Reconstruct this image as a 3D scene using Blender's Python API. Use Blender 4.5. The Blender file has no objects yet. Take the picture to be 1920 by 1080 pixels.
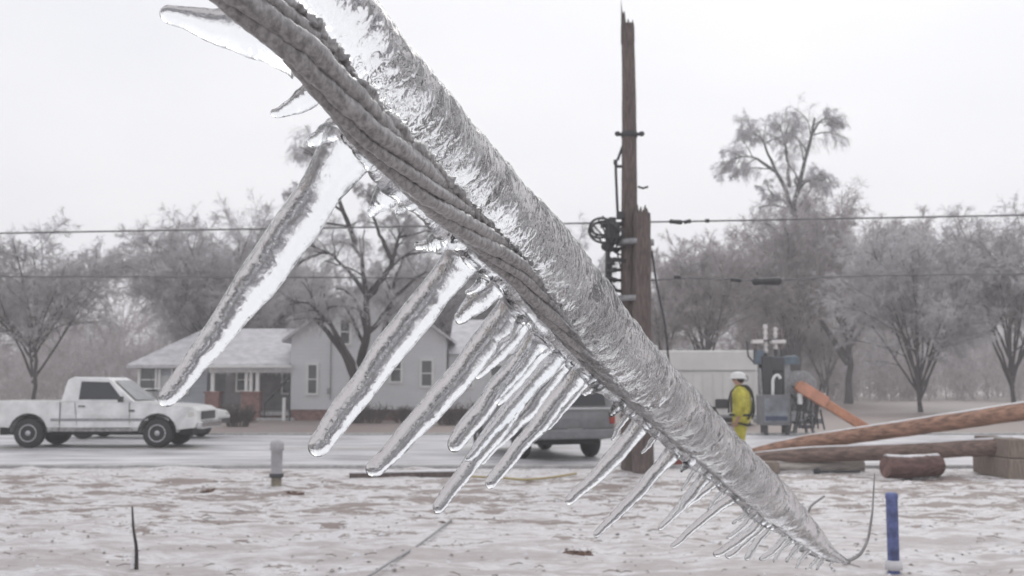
import bpy, bmesh, math, random
import numpy as np
from mathutils import Vector, noise as mnoise
rng = np.random.default_rng(7); random.seed(7)
sc = bpy.context.scene
col = sc.collection
R = math.radians
# ------------------------------------------------------------------ camera
F = 2000.0; CH = 1.6; PITCH = math.atan(178 / F)
cd = bpy.data.cameras.new("camera"); cam = bpy.data.objects.new("camera", cd); col.objects.link(cam)
cam.location = (0, 0, CH); cam.rotation_euler = (math.pi / 2 + PITCH, 0, 0)
cd.sensor_width = 36; cd.lens = F / 1920 * 36; cd.clip_start = 0.02; cd.clip_end = 5000
cd.dof.use_dof = True; cd.dof.focus_distance = 1.25; cd.dof.aperture_fstop = 13
sc.camera = cam
# ------------------------------------------------------------------ world, sun, exposure
SUN_EL, SUN_AZ = R(42), R(20)
w = bpy.data.worlds.new("World"); sc.world = w; w.use_nodes = True
nt = w.node_tree; N = nt.nodes; N.clear()
sky = N.new("ShaderNodeTexSky"); sky.sky_type = 'NISHITA'; sky.sun_disc = False
sky.sun_elevation = SUN_EL; sky.sun_rotation = SUN_AZ; sky.dust_density = 4; sky.air_density = 1
hs = N.new("ShaderNodeHueSaturation"); hs.inputs['Saturation'].default_value = 0.15
nt.links.new(sky.outputs[0], hs.inputs['Color'])
tc = N.new("ShaderNodeTexCoord"); mp = N.new("ShaderNodeMapping"); mp.inputs['Scale'].default_value = (1, 1, 2.5)
nz = N.new("ShaderNodeTexNoise"); nz.inputs['Scale'].default_value = 2.2; nz.inputs['Detail'].default_value = 5
nt.links.new(tc.outputs['Generated'], mp.inputs[0]); nt.links.new(mp.outputs[0], nz.inputs['Vector'])
cr = N.new("ShaderNodeValToRGB")
cr.color_ramp.elements[0].position = .3; cr.color_ramp.elements[0].color = (8.2, 8.3, 8.75, 1)
cr.color_ramp.elements[1].position = .7; cr.color_ramp.elements[1].color = (9.3, 9.3, 9.55, 1)
nt.links.new(nz.outputs[0], cr.inputs[0])
mx = N.new("ShaderNodeMix"); mx.data_type = 'RGBA'; mx.inputs[0].default_value = .93   # cloud deck over the clear sky
nt.links.new(hs.outputs[0], mx.inputs[6]); nt.links.new(cr.outputs[0], mx.inputs[7])
bg = N.new("ShaderNodeBackground"); bg.inputs['Strength'].default_value = .1
wo = N.new("ShaderNodeOutputWorld")
nt.links.new(mx.outputs[2], bg.inputs[0]); nt.links.new(bg.outputs[0], wo.inputs[0])
sd = bpy.data.lights.new("sun", 'SUN'); sd.energy = .55; sd.angle = R(30); sd.color = (1, .97, .93)
so = bpy.data.objects.new("sun", sd); col.objects.link(so)
so.rotation_euler = (math.pi / 2 - SUN_EL, 0, math.pi - SUN_AZ)
sc.view_settings.view_transform = 'Standard'; sc.view_settings.look = 'None'
sc.view_settings.exposure = .17; sc.view_settings.gamma = 1
sc.render.engine = 'CYCLES'
sc.cycles.max_bounces = 14; sc.cycles.transmission_bounces = 12; sc.cycles.glossy_bounces = 4; sc.cycles.diffuse_bounces = 3
sc.cycles.transparent_max_bounces = 8; sc.cycles.use_denoising = True; sc.cycles.volume_bounces = 3
sc.cycles.sample_clamp_indirect = 6; sc.cycles.caustics_refractive = True

# ------------------------------------------------------------------ pixel -> place helpers (photograph pixels)
_F = Vector((0, math.cos(PITCH), math.sin(PITCH))); _U = Vector((0, -math.sin(PITCH), math.cos(PITCH)))
def ray(px, py): return Vector(((px - 960) / F, 0, 0)) + _U * ((540 - py) / F) + _F
def at(px, py, Y):
    d = ray(px, py); return Vector((0, 0, CH)) + d * (Y / d.y)
def gd(px, py):
    d = ray(px, py); return Vector((0, 0, CH)) + d * (-CH / d.z)

# ------------------------------------------------------------------ materials
MATS = {}
def mat(name, color, rough=.6, var=.0, scale=8., bump=0., metal=0., stretch=(1, 1, 1), color2=None, coat=0., detail=6, bdist=.01):
    if name in MATS: return MATS[name]
    m = bpy.data.materials.new(name); m.use_nodes = True; t = m.node_tree; b = t.nodes["Principled BSDF"]
    b.inputs['Roughness'].default_value = rough; b.inputs['Metallic'].default_value = metal
    if coat: b.inputs['Coat Weight'].default_value = coat; b.inputs['Coat Roughness'].default_value = .08
    c = np.array(color)
    tcn = t.nodes.new("ShaderNodeTexCoord"); mpn = t.nodes.new("ShaderNodeMapping"); mpn.inputs['Scale'].default_value = stretch
    nn = t.nodes.new("ShaderNodeTexNoise"); nn.inputs['Scale'].default_value = scale; nn.inputs['Detail'].default_value = detail; nn.inputs['Roughness'].default_value = .62
    t.links.new(tcn.outputs['Object'], mpn.inputs[0]); t.links.new(mpn.outputs[0], nn.inputs['Vector'])
    rp = t.nodes.new("ShaderNodeValToRGB"); rp.color_ramp.elements[0].position = .36; rp.color_ramp.elements[1].position = .64
    c2 = np.array(color2) if color2 is not None else c * (1 - var)
    rp.color_ramp.elements[0].color = (*c2, 1); rp.color_ramp.elements[1].color = (*np.minimum(c * (1 + var * .4), 1), 1)
    t.links.new(nn.outputs[0], rp.inputs[0]); t.links.new(rp.outputs[0], b.inputs['Base Color'])
    if bump:
        bn = t.nodes.new("ShaderNodeBump"); bn.inputs['Strength'].default_value = bump; bn.inputs['Distance'].default_value = bdist
        t.links.new(nn.outputs[0], bn.inputs['Height']); t.links.new(bn.outputs[0], b.inputs['Normal'])
    MATS[name] = m; return m

def ice_mat(name, frost_lo, frost_hi, scale, bstr, bdist, rough, stretch=(1, 1, 1), frost_col=(.62, .62, .64), frost_scale=30, tint=(.97, .98, .99), pos=(.42, .68), patch=0, det=4):
    """clear ice (real refraction) with streaks of bubbly, frosted ice"""
    m = bpy.data.materials.new(name); m.use_nodes = True; t = m.node_tree; b = t.nodes["Principled BSDF"]
    out = t.nodes["Material Output"]
    b.inputs['Base Color'].default_value = (*tint, 1); b.inputs['Roughness'].default_value = rough
    b.inputs['IOR'].default_value = 1.31; b.inputs['Transmission Weight'].default_value = 1
    tcn = t.nodes.new("ShaderNodeTexCoord"); mpn = t.nodes.new("ShaderNodeMapping"); mpn.inputs['Scale'].default_value = stretch
    mpn.inputs['Rotation'].default_value = (0, R(-25), 0)
    t.links.new(tcn.outputs['Object'], mpn.inputs[0])
    n1 = t.nodes.new("ShaderNodeTexNoise"); n1.inputs['Scale'].default_value = scale; n1.inputs['Detail'].default_value = det; n1.inputs['Distortion'].default_value = .6
    n2 = t.nodes.new("ShaderNodeTexNoise"); n2.inputs['Scale'].default_value = frost_scale; n2.inputs['Detail'].default_value = 7; n2.inputs['Roughness'].default_value = .7
    for n in (n1, n2): t.links.new(mpn.outputs[0], n.inputs['Vector'])
    bn = t.nodes.new("ShaderNodeBump"); bn.inputs['Strength'].default_value = bstr; bn.inputs['Distance'].default_value = bdist
    t.links.new(n1.outputs[0], bn.inputs['Height']); t.links.new(bn.outputs[0], b.inputs['Normal'])
    d = t.nodes.new("ShaderNodeBsdfPrincipled"); d.inputs['Base Color'].default_value = (*frost_col, 1); d.inputs['Roughness'].default_value = .25
    d.inputs['IOR'].default_value = 1.31
    t.links.new(bn.outputs[0], d.inputs['Normal'])
    mr = t.nodes.new("ShaderNodeMapRange"); mr.inputs[1].default_value = pos[0]; mr.inputs[2].default_value = pos[1]
    mr.inputs[3].default_value = frost_lo; mr.inputs[4].default_value = frost_hi
    t.links.new(n2.outputs[0], mr.inputs[0])
    ms = t.nodes.new("ShaderNodeMixShader"); fac = mr
    if patch:
        n3 = t.nodes.new("ShaderNodeTexNoise"); n3.inputs['Scale'].default_value = patch; n3.inputs['Detail'].default_value = 3; t.links.new(tcn.outputs['Object'], n3.inputs['Vector'])
        m3 = t.nodes.new("ShaderNodeMapRange"); m3.inputs[1].default_value = .44; m3.inputs[2].default_value = .60; m3.inputs[3].default_value = .10; t.links.new(n3.outputs[0], m3.inputs[0])
        mb_ = t.nodes.new("ShaderNodeMath"); mb_.operation = 'MULTIPLY_ADD'; mb_.inputs[1].default_value = bstr * .9; mb_.inputs[2].default_value = bstr * .1; t.links.new(m3.outputs[0], mb_.inputs[0]); t.links.new(mb_.outputs[0], bn.inputs['Strength'])
        fac = t.nodes.new("ShaderNodeMath"); fac.operation = 'MULTIPLY'; t.links.new(mr.outputs[0], fac.inputs[0]); t.links.new(m3.outputs[0], fac.inputs[1])
    t.links.new(fac.outputs[0], ms.inputs[0]); t.links.new(b.outputs[0], ms.inputs[1]); t.links.new(d.outputs[0], ms.inputs[2])
    t.links.new(ms.outputs[0], out.inputs['Surface'])
    return m

M_white = mat("white_paint", (.72, .72, .72), .3, .22, 2.2, coat=.4)
M_dirtyw = mat("dirty_white_paint", (.66, .66, .66), .35, .25, 2.5, coat=.3)
M_glass = mat("dark_glass", (.03, .033, .038), .08, .1, 4)
M_black = mat("black_rubber", (.025, .025, .027), .7, .3, 20)
M_chrome = mat("chrome", (.55, .55, .56), .25, .1, 10, metal=1)
M_rim = mat("wheel_rim", (.5, .5, .52), .35, .2, 12, metal=.7)
M_siding = None
M_trim = mat("white_trim", (.75, .75, .74), .5, .08, 4)
M_wood = mat("weathered_wood", (.15, .118, .108), .85, .55, 9, bump=.6, stretch=(6, 6, .5), bdist=.02)
M_woodpale = mat("split_wood", (.27, .22, .185), .85, .4, 9, bump=.6, stretch=(8, 8, .6), bdist=.02)
M_logbrown = mat("creosote_log", (.36, .21, .15), .8, .55, 3.5, bump=.7, stretch=(.6, 5, 5), bdist=.02)
M_metal = mat("galvanised_steel", (.3, .3, .31), .5, .3, 15, metal=.5)
M_dark = mat("dark_steel", (.045, .045, .05), .5, .3, 12)
M_blue = mat("blue_paint", (.10, .135, .17), .45, .3, 6)
M_orange = mat("orange_paint", (.52, .23, .13), .5, .25, 4)
M_porc = mat("porcelain", (.68, .64, .63), .25, .12, 8)
M_bark = mat("wet_bark", (.05, .043, .042), .75, .45, 5, bump=.5, stretch=(1, 1, .3), bdist=.03)
M_brick = mat("red_brick", (.26, .145, .13), .85, .4, 6)
M_shingle = mat("icy_shingles", (.55, .54, .56), .6, .25, 2.5)
M_yellow = mat("yellow_rainwear", (.52, .47, .06), .5, .3, 7, bump=.4)
M_skin = mat("skin", (.5, .3, .23), .5, .1, 20)
M_concrete = mat("icy_concrete", (.42, .41, .41), .6, .3, 8)

# ------------------------------------------------------------------ mesh building
class MB:
    def __init__(s): s.v = []; s.f = []; s.sm = []
    def add(s, v, f, smooth=True):
        o = len(s.v); s.v += [tuple(p) for p in v]; s.f += [tuple(i + o for i in q) for q in f]; s.sm += [smooth] * len(f)
        return s
    def box(s, c, d, bev=.0, rz=0., ry=0.):
        bm = bmesh.new(); bmesh.ops.create_cube(bm, size=1)
        for v in bm.verts: v.co = Vector((v.co.x * d[0], v.co.y * d[1], v.co.z * d[2]))
        if bev: bmesh.ops.bevel(bm, geom=bm.edges[:], offset=bev, segments=2, affect='EDGES', profile=.5)
        ca, sa = math.cos(rz), math.sin(rz); cb, sb = math.cos(ry), math.sin(ry)
        vs = []
        bm.verts.ensure_lookup_table(); bm.verts.index_update()
        for v in bm.verts:
            x, y, z = v.co; x, z = x * cb + z * sb, -x * sb + z * cb
            vs.append((c[0] + x * ca - y * sa, c[1] + x * sa + y * ca, c[2] + z))
        s.add(vs, [[v.index for v in f.verts] for f in bm.faces], False); bm.free(); return s
    def tube(s, pts, rad, k=10, cap=True, jitter=0.):
        P = np.array([tuple(p) for p in pts], float); n = len(P)
        r = np.full(n, rad) if np.isscalar(rad) else np.array(rad, float)
        T = np.gradient(P, axis=0); T /= np.linalg.norm(T, axis=1)[:, None] + 1e-12
        ref = np.array([0, 0, 1.]) if abs(T[0, 2]) < .9 else np.array([1., 0, 0])
        vs = []; a0 = np.arange(k) / k * 2 * math.pi
        u = np.cross(T[0], ref); u /= np.linalg.norm(u)
        for i in range(n):
            u = u - T[i] * np.dot(u, T[i]); u /= np.linalg.norm(u); w_ = np.cross(T[i], u)
            rr = r[i] * (1 + (rng.uniform(-jitter, jitter, k) if jitter else 0))
            vs += list(P[i] + (np.cos(a0)[:, None] * u + np.sin(a0)[:, None] * w_) * (rr[:, None] if jitter else rr))
        fs = [(i * k + j, i * k + (j + 1) % k, (i + 1) * k + (j + 1) % k, (i + 1) * k + j) for i in range(n - 1) for j in range(k)]
        s.add(vs, fs, True)
        if cap:
            s.add(vs[:k], [list(range(k))[::-1]], False); s.add(vs[-k:], [list(range(k))], False)
        return s
    def lathe(s, prof, c=(0, 0, 0), k=20, axis='z', smooth=True):
        vs = []
        for r, h in prof:
            for j in range(k):
                a = j / k * 2 * math.pi; x, y, z = r * math.cos(a), r * math.sin(a), h
                if axis == 'y': x, y, z = x, h, y
                if axis == 'x': x, y, z = h, x, y
                vs.append((c[0] + x, c[1] + y, c[2] + z))
        n = len(prof)
        fs = [(i * k + j, i * k + (j + 1) % k, (i + 1) * k + (j + 1) % k, (i + 1) * k + j) for i in range(n - 1) for j in range(k)]
        s.add(vs, fs, smooth)
        s.add(vs[:k], [list(range(k))], False); s.add(vs[-k:], [list(range(k))], False); return s
    def ball(s, c, r, k=10):
        if np.isscalar(r): r = (r, r, r)
        vs = []; fs = []
        for i in range(k + 1):
            th = math.pi * i / k
            for j in range(2 * k):
                a = math.pi * j / k
                vs.append((c[0] + r[0] * math.sin(th) * math.cos(a), c[1] + r[1] * math.sin(th) * math.sin(a), c[2] + r[2] * math.cos(th)))
        q = 2 * k
        for i in range(k):
            for j in range(q): fs.append((i * q + j, (i + 1) * q + j, (i + 1) * q + (j + 1) % q, i * q + (j + 1) % q))
        return s.add(vs, fs, True)
    def prism(s, poly, y0, y1, inset=None):
        """poly in (x,z), extruded along y; inset: list of y shrink per vertex"""
        n = len(poly); ins = inset or [0] * n
        vs = [(x, y0 + ins[i], z) for i, (x, z) in enumerate(poly)] + [(x, y1 - ins[i], z) for i, (x, z) in enumerate(poly)]
        fs = [tuple(range(n)), tuple(range(2 * n - 1, n - 1, -1))] + [(i, i + n, (i + 1) % n + n, (i + 1) % n) for i in range(n)]
        return s.add(vs, fs, False)
    def build(s, name, m, parent=None, bev=0., weld=True, fix=False):
        me = bpy.data.meshes.new(name); me.from_pydata(s.v, [], s.f); me.update()
        me.polygons.foreach_set('use_smooth', s.sm)
        o = bpy.data.objects.new(name, me); col.objects.link(o)
        for mm in (m if isinstance(m, (list, tuple)) else [m]): me.materials.append(mm)
        if parent: o.parent = parent
        if fix:
            bm = bmesh.new(); bm.from_mesh(me); bmesh.ops.recalc_face_normals(bm, faces=bm.faces[:]); bm.to_mesh(me); bm.free()
        if bev:
            b = o.modifiers.new("bevel", 'BEVEL'); b.width = bev; b.segments = 2; b.limit_method = 'ANGLE'
        return o
def tag(o, label=None, cat=None, group=None, kind=None):
    if label: o['label'] = label
    if cat: o['category'] = cat
    if group: o['group'] = group
    if kind: o['kind'] = kind
    return o
def thing(name, label, cat, loc=(0, 0, 0), rz=0., group=None):
    o = bpy.data.objects.new(name, None); col.objects.link(o); o.location = loc; o.rotation_euler = (0, 0, rz); o.empty_display_size = .2
    return tag(o, label, cat, group)

# ------------------------------------------------------------------ ground, street
def build_ground():
    xs = np.unique(np.concatenate([np.linspace(-16, 16, 330), np.sign(np.linspace(-1, 1, 81)) * (16 + np.abs(np.linspace(-1, 1, 81)) ** 3 * 700)]))
    ys = np.unique(np.concatenate([np.linspace(3, 20, 360), np.linspace(20, 60, 60), 60 + np.linspace(0, 1, 30) ** 2 * 740, np.linspace(-60, 3, 20)]))
    X, Y = np.meshgrid(xs, ys); Z = np.zeros_like(X)
    for i in range(X.shape[0]):
        y = ys[i]
        fade = min(1, max(0, (19.6 - y) / 1.5)) if y > 0 else 1
        far = min(1, max(0, (y - 36) / 10)) * .25 if y < 400 else 0
        for j in range(X.shape[1]):
            x = X[i, j]; a = fade if abs(x) < 40 else 0
            if a:
                ridge = max(0, 1 - abs(y - 19.75) / .75) if y > 0 else 0
                Z[i, j] = ridge * max(0, .055 + .09 * mnoise.fractal((x * .9, y * 1.2, 6), 1, 2, 4)) + a * (.055 * mnoise.fractal((x * .55, y * 1.3, 1.7), 1, 2, 4) + .035 * mnoise.noise((x * 2.6, y * 4, 4))
                               + .018 * mnoise.noise((x * 7, y * 9, 9)))
            elif far and abs(x) < 120:
                Z[i, j] = far * (.5 * mnoise.noise((x * .05, y * .05, 3)))
    Z -= Z.max() * 0 
    v = np.stack([X, Y, Z], -1).reshape(-1, 3); nx = len(xs); ny = len(ys)
    idx = np.arange(nx * ny).reshape(ny, nx)
    f = np.stack([idx[:-1, :-1], idx[:-1, 1:], idx[1:, 1:], idx[1:, :-1]], -1).reshape(-1, 4)
    me = bpy.data.meshes.new("ground"); me.from_pydata(v.tolist(), [], f.tolist()); me.polygons.foreach_set('use_smooth', [True] * len(me.polygons))
    o = bpy.data.objects.new("ground", me); col.objects.link(o); tag(o, kind='structure')
    m = bpy.data.materials.new("crusted_snow"); m.use_nodes = True; t = m.node_tree; b = t.nodes["Principled BSDF"]; b.inputs['Roughness'].default_value = .55
    tcn = t.nodes.new("ShaderNodeTexCoord")
    def nz_(sc_, st, det=7, ro=.65):
        mp_ = t.nodes.new("ShaderNodeMapping"); mp_.inputs['Scale'].default_value = st; t.links.new(tcn.outputs['Object'], mp_.inputs[0])
        n_ = t.nodes.new("ShaderNodeTexNoise"); n_.inputs['Scale'].default_value = sc_; n_.inputs['Detail'].default_value = det; n_.inputs['Roughness'].default_value = ro
        t.links.new(mp_.outputs[0], n_.inputs['Vector']); return n_
    def ramp(n_, a, b_, c0, c1):
        r_ = t.nodes.new("ShaderNodeValToRGB"); r_.color_ramp.elements[0].position = a; r_.color_ramp.elements[1].position = b_
        r_.color_ramp.elements[0].color = c0; r_.color_ramp.elements[1].color = c1; t.links.new(n_.outputs[0], r_.inputs[0]); return r_
    sep = t.nodes.new("ShaderNodeSeparateXYZ"); t.links.new(tcn.outputs['Object'], sep.inputs[0])
    # more mud in the churned strip beside the street, cleaner snow nearer
    mr = t.nodes.new("ShaderNodeValToRGB"); els = mr.color_ramp.elements
    els[0].position = 0.; els[0].color = (0, 0, 0, 1); els[1].position = 1; els[1].color = (.52, .52, .52, 1)
    for p_, val in ((.2, .02), (.26, .07), (.31, .15), (.36, .19), (.42, .18), (.48, .10), (.52, .26), (.78, .34), (.84, .5)):
        e = els.new(p_); e.color = (val, val, val, 1)
    mul = t.nodes.new("ShaderNodeMath"); mul.operation = 'MULTIPLY'; mul.inputs[1].default_value = 1 / 42.; t.links.new(sep.outputs[1], mul.inputs[0]); t.links.new(mul.outputs[0], mr.inputs[0])
    n1 = nz_(1.3, (.5, 1.5, 1), 8, .7); n2 = nz_(4.5, (.5, 1.4, 1), 9, .75); n3 = nz_(3.2, (1, 1.5, 1), 3, .5)
    ad = t.nodes.new("ShaderNodeMath"); ad.operation = 'ADD'; t.links.new(n1.outputs[0], ad.inputs[0]); t.links.new(mr.outputs[0], ad.inputs[1])
    ad2 = t.nodes.new("ShaderNodeMath"); ad2.operation = 'MULTIPLY_ADD'; ad2.inputs[1].default_value = .62; t.links.new(n2.outputs[0], ad2.inputs[0]); t.links.new(ad.outputs[0], ad2.inputs[2])
    r1 = ramp(ad2, 1.07, 1.50, (.69, .68, .695, 1), (.24, .195, .18, 1))
    for p_, c_ in ((.42, (.62, .605, .615, 1)), (.62, (.50, .47, .47, 1)), (.8, (.38, .34, .335, 1))):
        e_ = r1.color_ramp.elements.new(p_); e_.color = c_
    r3 = ramp(n3, .70, .76, (0, 0, 0, 1), (.6, .6, .6, 1))
    mxx = t.nodes.new("ShaderNodeMix"); mxx.data_type = 'RGBA'; mxx.inputs[7].default_value = (.30, .28, .28, 1)
    t.links.new(r3.outputs[0], mxx.inputs[0]); t.links.new(r1.outputs[0], mxx.inputs[6]); t.links.new(mxx.outputs[2], b.inputs['Base Color'])
    bn = t.nodes.new("ShaderNodeBump"); bn.inputs['Strength'].default_value = .5; bn.inputs['Distance'].default_value = .03
    t.links.new(n2.outputs[0], bn.inputs['Height']); t.links.new(bn.outputs[0], b.inputs['Normal'])
    me.materials.append(m)
build_ground()
def build_street():
    m = bpy.data.materials.new("slushy_asphalt"); m.use_nodes = True; t = m.node_tree; b = t.nodes["Principled BSDF"]; b.inputs['Roughness'].default_value = .45
    tcn = t.nodes.new("ShaderNodeTexCoord"); mp_ = t.nodes.new("ShaderNodeMapping"); mp_.inputs['Scale'].default_value = (.30, 1.0, 1); t.links.new(tcn.outputs['Object'], mp_.inputs[0])
    n_ = t.nodes.new("ShaderNodeTexNoise"); n_.inputs['Scale'].default_value = 1.5; n_.inputs['Detail'].default_value = 10; n_.inputs['Roughness'].default_value = .6
    t.links.new(mp_.outputs[0], n_.inputs['Vector'])
    r_ = t.nodes.new("ShaderNodeValToRGB"); e = r_.color_ramp.elements
    e[0].position = .34; e[0].color = (.24, .23, .235, 1); e[1].position = .64; e[1].color = (.68, .67, .69, 1)
    k = e.new(.46); k.color = (.45, .44, .455, 1)
    t.links.new(n_.outputs[0], r_.inputs[0]); t.links.new(r_.outputs[0], b.inputs['Base Color'])
    mb = MB(); mb.add([(-160, 20.4, .006), (160, 20.4, .006), (160, 33, .006), (-160, 33, .006)], [(0, 1, 2, 3)], False)
    tag(mb.build("street", m), kind='structure')
    for y in (20.3, 33.1):
        k = MB(); k.box((0, y, .02), (320, .16, .09), .02); tag(k.build("kerb", M_concrete), kind='structure')
    ym = mat("worn_yellow_paint", (.45, .36, .12), .7, .3, 6, color2=(.38, .35, .32))
    mk = MB()
    for x in np.arange(-60, 60, 4.5):
        mk.add([(x, 26.3, .011), (x + 3, 26.3, .011), (x + 3, 26.42, .011), (x, 26.42, .011)], [(0, 1, 2, 3)], False)
    tag(mk.build("street_marking", ym), kind='structure')
build_street()

# ------------------------------------------------------------------ trees
def mk_tubes(P, Rd, k=3):
    Nn, n, _ = P.shape
    T = np.gradient(P, axis=1); T /= np.linalg.norm(T, axis=2, keepdims=True) + 1e-9
    ref = np.where(np.abs(T[:, :1, 2:3]) < .8, np.array([[[0, 0, 1.]]]), np.array([[[1., 0, 0]]]))
    u = np.cross(T, np.broadcast_to(ref, T.shape)); u /= np.linalg.norm(u, axis=2, keepdims=True) + 1e-9
    v = np.cross(T, u)
    a = np.arange(k) / k * 2 * math.pi
    V = P[:, :, None, :] + (np.cos(a)[None, None, :, None] * u[:, :, None, :] + np.sin(a)[None, None, :, None] * v[:, :, None, :]) * Rd[:, :, None, None]
    base = (np.arange(Nn) * n * k)[:, None, None]; i = np.arange(n - 1)[None, :, None] * k; j = np.arange(k)[None, None, :]; j2 = (j + 1) % k
    Fq = np.stack([base + i + j, base + i + j2, base + i + k + j2, base + i + k + j], -1).reshape(-1, 4)
    return V.reshape(-1, 3), Fq
def fast_mesh(name, chunks, m, parent):
    V = []; Fc = []; o = 0
    for v, f in chunks: V.append(v); Fc.append(f + o); o += len(v)
    V = np.concatenate(V); Fc = np.concatenate(Fc)
    me = bpy.data.meshes.new(name); me.vertices.add(len(V)); me.vertices.foreach_set('co', V.astype(np.float32).ravel())
    me.loops.add(Fc.size); me.loops.foreach_set('vertex_index', Fc.astype(np.int32).ravel())
    me.polygons.add(len(Fc)); me.polygons.foreach_set('loop_start', np.arange(0, Fc.size, 4, dtype=np.int32))
    me.polygons.foreach_set('use_smooth', np.ones(len(Fc), bool)); me.update(calc_edges=True)
    me.materials.append(m)
    ob = bpy.data.objects.new(name, me); col.objects.link(ob); ob.parent = parent; return ob
def resample(pts, n):
    P = np.array([tuple(p) for p in pts], float); s = np.concatenate([[0], np.cumsum(np.linalg.norm(np.diff(P, axis=0), axis=1))])
    q = np.linspace(0, s[-1], n); out = np.stack([np.interp(q, s, P[:, c]) for c in range(3)], 1)
    for _ in range(2): out[1:-1] = (out[:-2] + 2 * out[1:-1] + out[2:]) / 4
    return out
def spawn(P, Rd, m, t0, t1, ratio, ang, n, rr, droop, nse, g, rmin=.006, up=0., Lcap=99.):
    Nn, k, _ = P.shape
    idx = np.repeat(np.arange(Nn), m); t = g.uniform(t0, t1, Nn * m); f = t * (k - 1.001); i = f.astype(int); a = (f - i)[:, None]
    p = P[idx, i] * (1 - a) + P[idx, i + 1] * a; T = P[idx, i + 1] - P[idx, i]; T /= np.linalg.norm(T, axis=1)[:, None] + 1e-9
    Lp = np.linalg.norm(np.diff(P, axis=1), axis=2).sum(1)[idx]
    q = np.cross(T, g.normal(size=T.shape)); q /= np.linalg.norm(q, axis=1)[:, None] + 1e-9
    an = g.uniform(*ang, len(t))[:, None]; d = np.cos(an) * T + np.sin(an) * q
    d[:, 2] += up
    L = np.minimum(Lp * ratio * g.uniform(.55, 1.25, len(t)) * (1.2 - .55 * t), Lcap)
    r0 = np.maximum((Rd[idx, i] * (1 - a[:, 0]) + Rd[idx, i + 1] * a[:, 0]) * rr, rmin)
    Q = np.empty((len(t), n, 3)); Q[:, 0] = p
    for s in range(1, n):
        d = d + g.normal(size=d.shape) * nse; d[:, 2] -= droop * (s / n) * 2
        d /= np.linalg.norm(d, axis=1)[:, None]; Q[:, s] = Q[:, s - 1] + d * (L / (n - 1))[:, None]
    RR = r0[:, None] * np.linspace(1, .45, n)[None]
    Q[:, :, 2] = np.maximum(Q[:, :, 2], .15)
    return Q, np.maximum(RR, rmin * .7)
def twig_mat(name, c1, c2):
    return mat(name, c1, .35, 0, 1.3, color2=c2)
M_tw_grey = twig_mat("iced_twigs_grey", (.64, .62, .64), (.36, .34, .345))
M_tw_warm = twig_mat("iced_twigs_warm", (.62, .575, .585), (.34, .305, .305))
M_tw_pale = twig_mat("iced_twigs_pale", (.72, .70, .72), (.44, .43, .44))
def tree(name, label, base, limbs, trunk_r, counts, tw, seed, droop=.12, ratios=(.45, .5, .5), limb_r=None, tr=.008, lens=(99, 99, 99), group=None, t0=.3, up=.1):
    """limbs: polylines in world space, first one is the trunk; each splits into three more orders of branches"""
    g = np.random.default_rng(seed)
    root = thing(name, label, 'tree', base, 0, group); b = np.array(tuple(base))
    ch = []
    LP = []; LR = []
    for q, pl in enumerate(limbs):
        P = resample(pl, 14) - b; r0 = trunk_r if q == 0 else (limb_r[q] if limb_r else trunk_r * .6)
        P[1:] += g.normal(size=(13, 3)) * r0 * .25
        Rr = r0 * np.linspace(1, .22, 14)
        if q == 0: Rr[0] *= 1.35
        LP.append(P); LR.append(Rr)
    LP = np.array(LP); LR = np.array(LR)
    ch.append(mk_tubes(LP, LR, 8))
    B1, R1 = spawn(LP, LR, counts[0], t0, 1, ratios[0], (.4, 1.0), 8, .5, droop * .3, .13, g, .018, up, lens[0])
    ch.append(mk_tubes(B1, R1, 5))
    B2, R2 = spawn(B1, R1, counts[1], .15, 1, ratios[1], (.35, 1.1), 6, .5, droop * .8, .16, g, tr * 1.3, up * .3, lens[1])
    B3, R3 = spawn(B2, R2, counts[2], .1, 1, ratios[2], (.3, 1.1), 4, .6, droop * 1.6, .18, g, tr, 0, lens[2])
    fine = []
    if len(counts) > 3:
        fine = [mk_tubes(*spawn(B3, R3, counts[3], .05, 1, .6, (.3, 1.2), 3, .7, droop * 1.6, .2, g, tr * .75, 0, lens[2]), 3)]
    fast_mesh("trunk", ch, M_bark, root)
    fast_mesh("crown", [mk_tubes(B2, R2, 3), mk_tubes(B3, R3, 3)] + fine, tw, root)
    return root
def auto_tree(name, label, px, base_y, top_y, width_px, seed, counts=(7, 8, 10), tw=None, Y=None, nl=6, trunk_frac=.25, droop=.1, lean=0., trunk_r=None, spread=1., tr=.011, group=None, ratios=(.45, .5, .5), up=.1, t0=.3):
    b = gd(px, base_y) if Y is None else Vector((at(px, 718, Y).x, Y, 0))
    Y = b.y; top = at(px, top_y, Y); H = top.z; W = width_px * Y / F / 2
    g = np.random.default_rng(seed + 100)
    tr_ = trunk_r or H * .013
    trunk_frac *= g.uniform(.6, 1.5); hub = b + Vector((lean * H * trunk_frac + g.normal() * .25, 0, H * trunk_frac))
    limbs = [[b - Vector((0, 0, .1)), hub, b + Vector((lean * H * .5, .1, H * .55)), b + Vector((lean * H + g.normal() * .3, 0, H * .93))]]
    for q in range(nl):
        a = 2 * math.pi * (q + g.uniform(-.3, .3)) / nl
        ww = W * g.uniform(.65, 1.) * spread; hh = H * g.uniform(.6, .93)
        s = b + Vector((lean * H * trunk_frac, 0, H * trunk_frac * g.uniform(.8, 2.4)))
        e = b + Vector((math.cos(a) * ww + lean * H * .7, math.sin(a) * ww, hh)); mid = s.lerp(e, .5) + Vector((0, 0, H * .07)) + Vector((math.cos(a), math.sin(a), 0)) * ww * .08
        limbs.append([s, s.lerp(mid, .5), mid, e])
    return tree(name, label, b, limbs, tr_, counts, tw or M_tw_grey, seed, droop, ratios, tr=tr, group=group, up=up, t0=t0)

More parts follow.
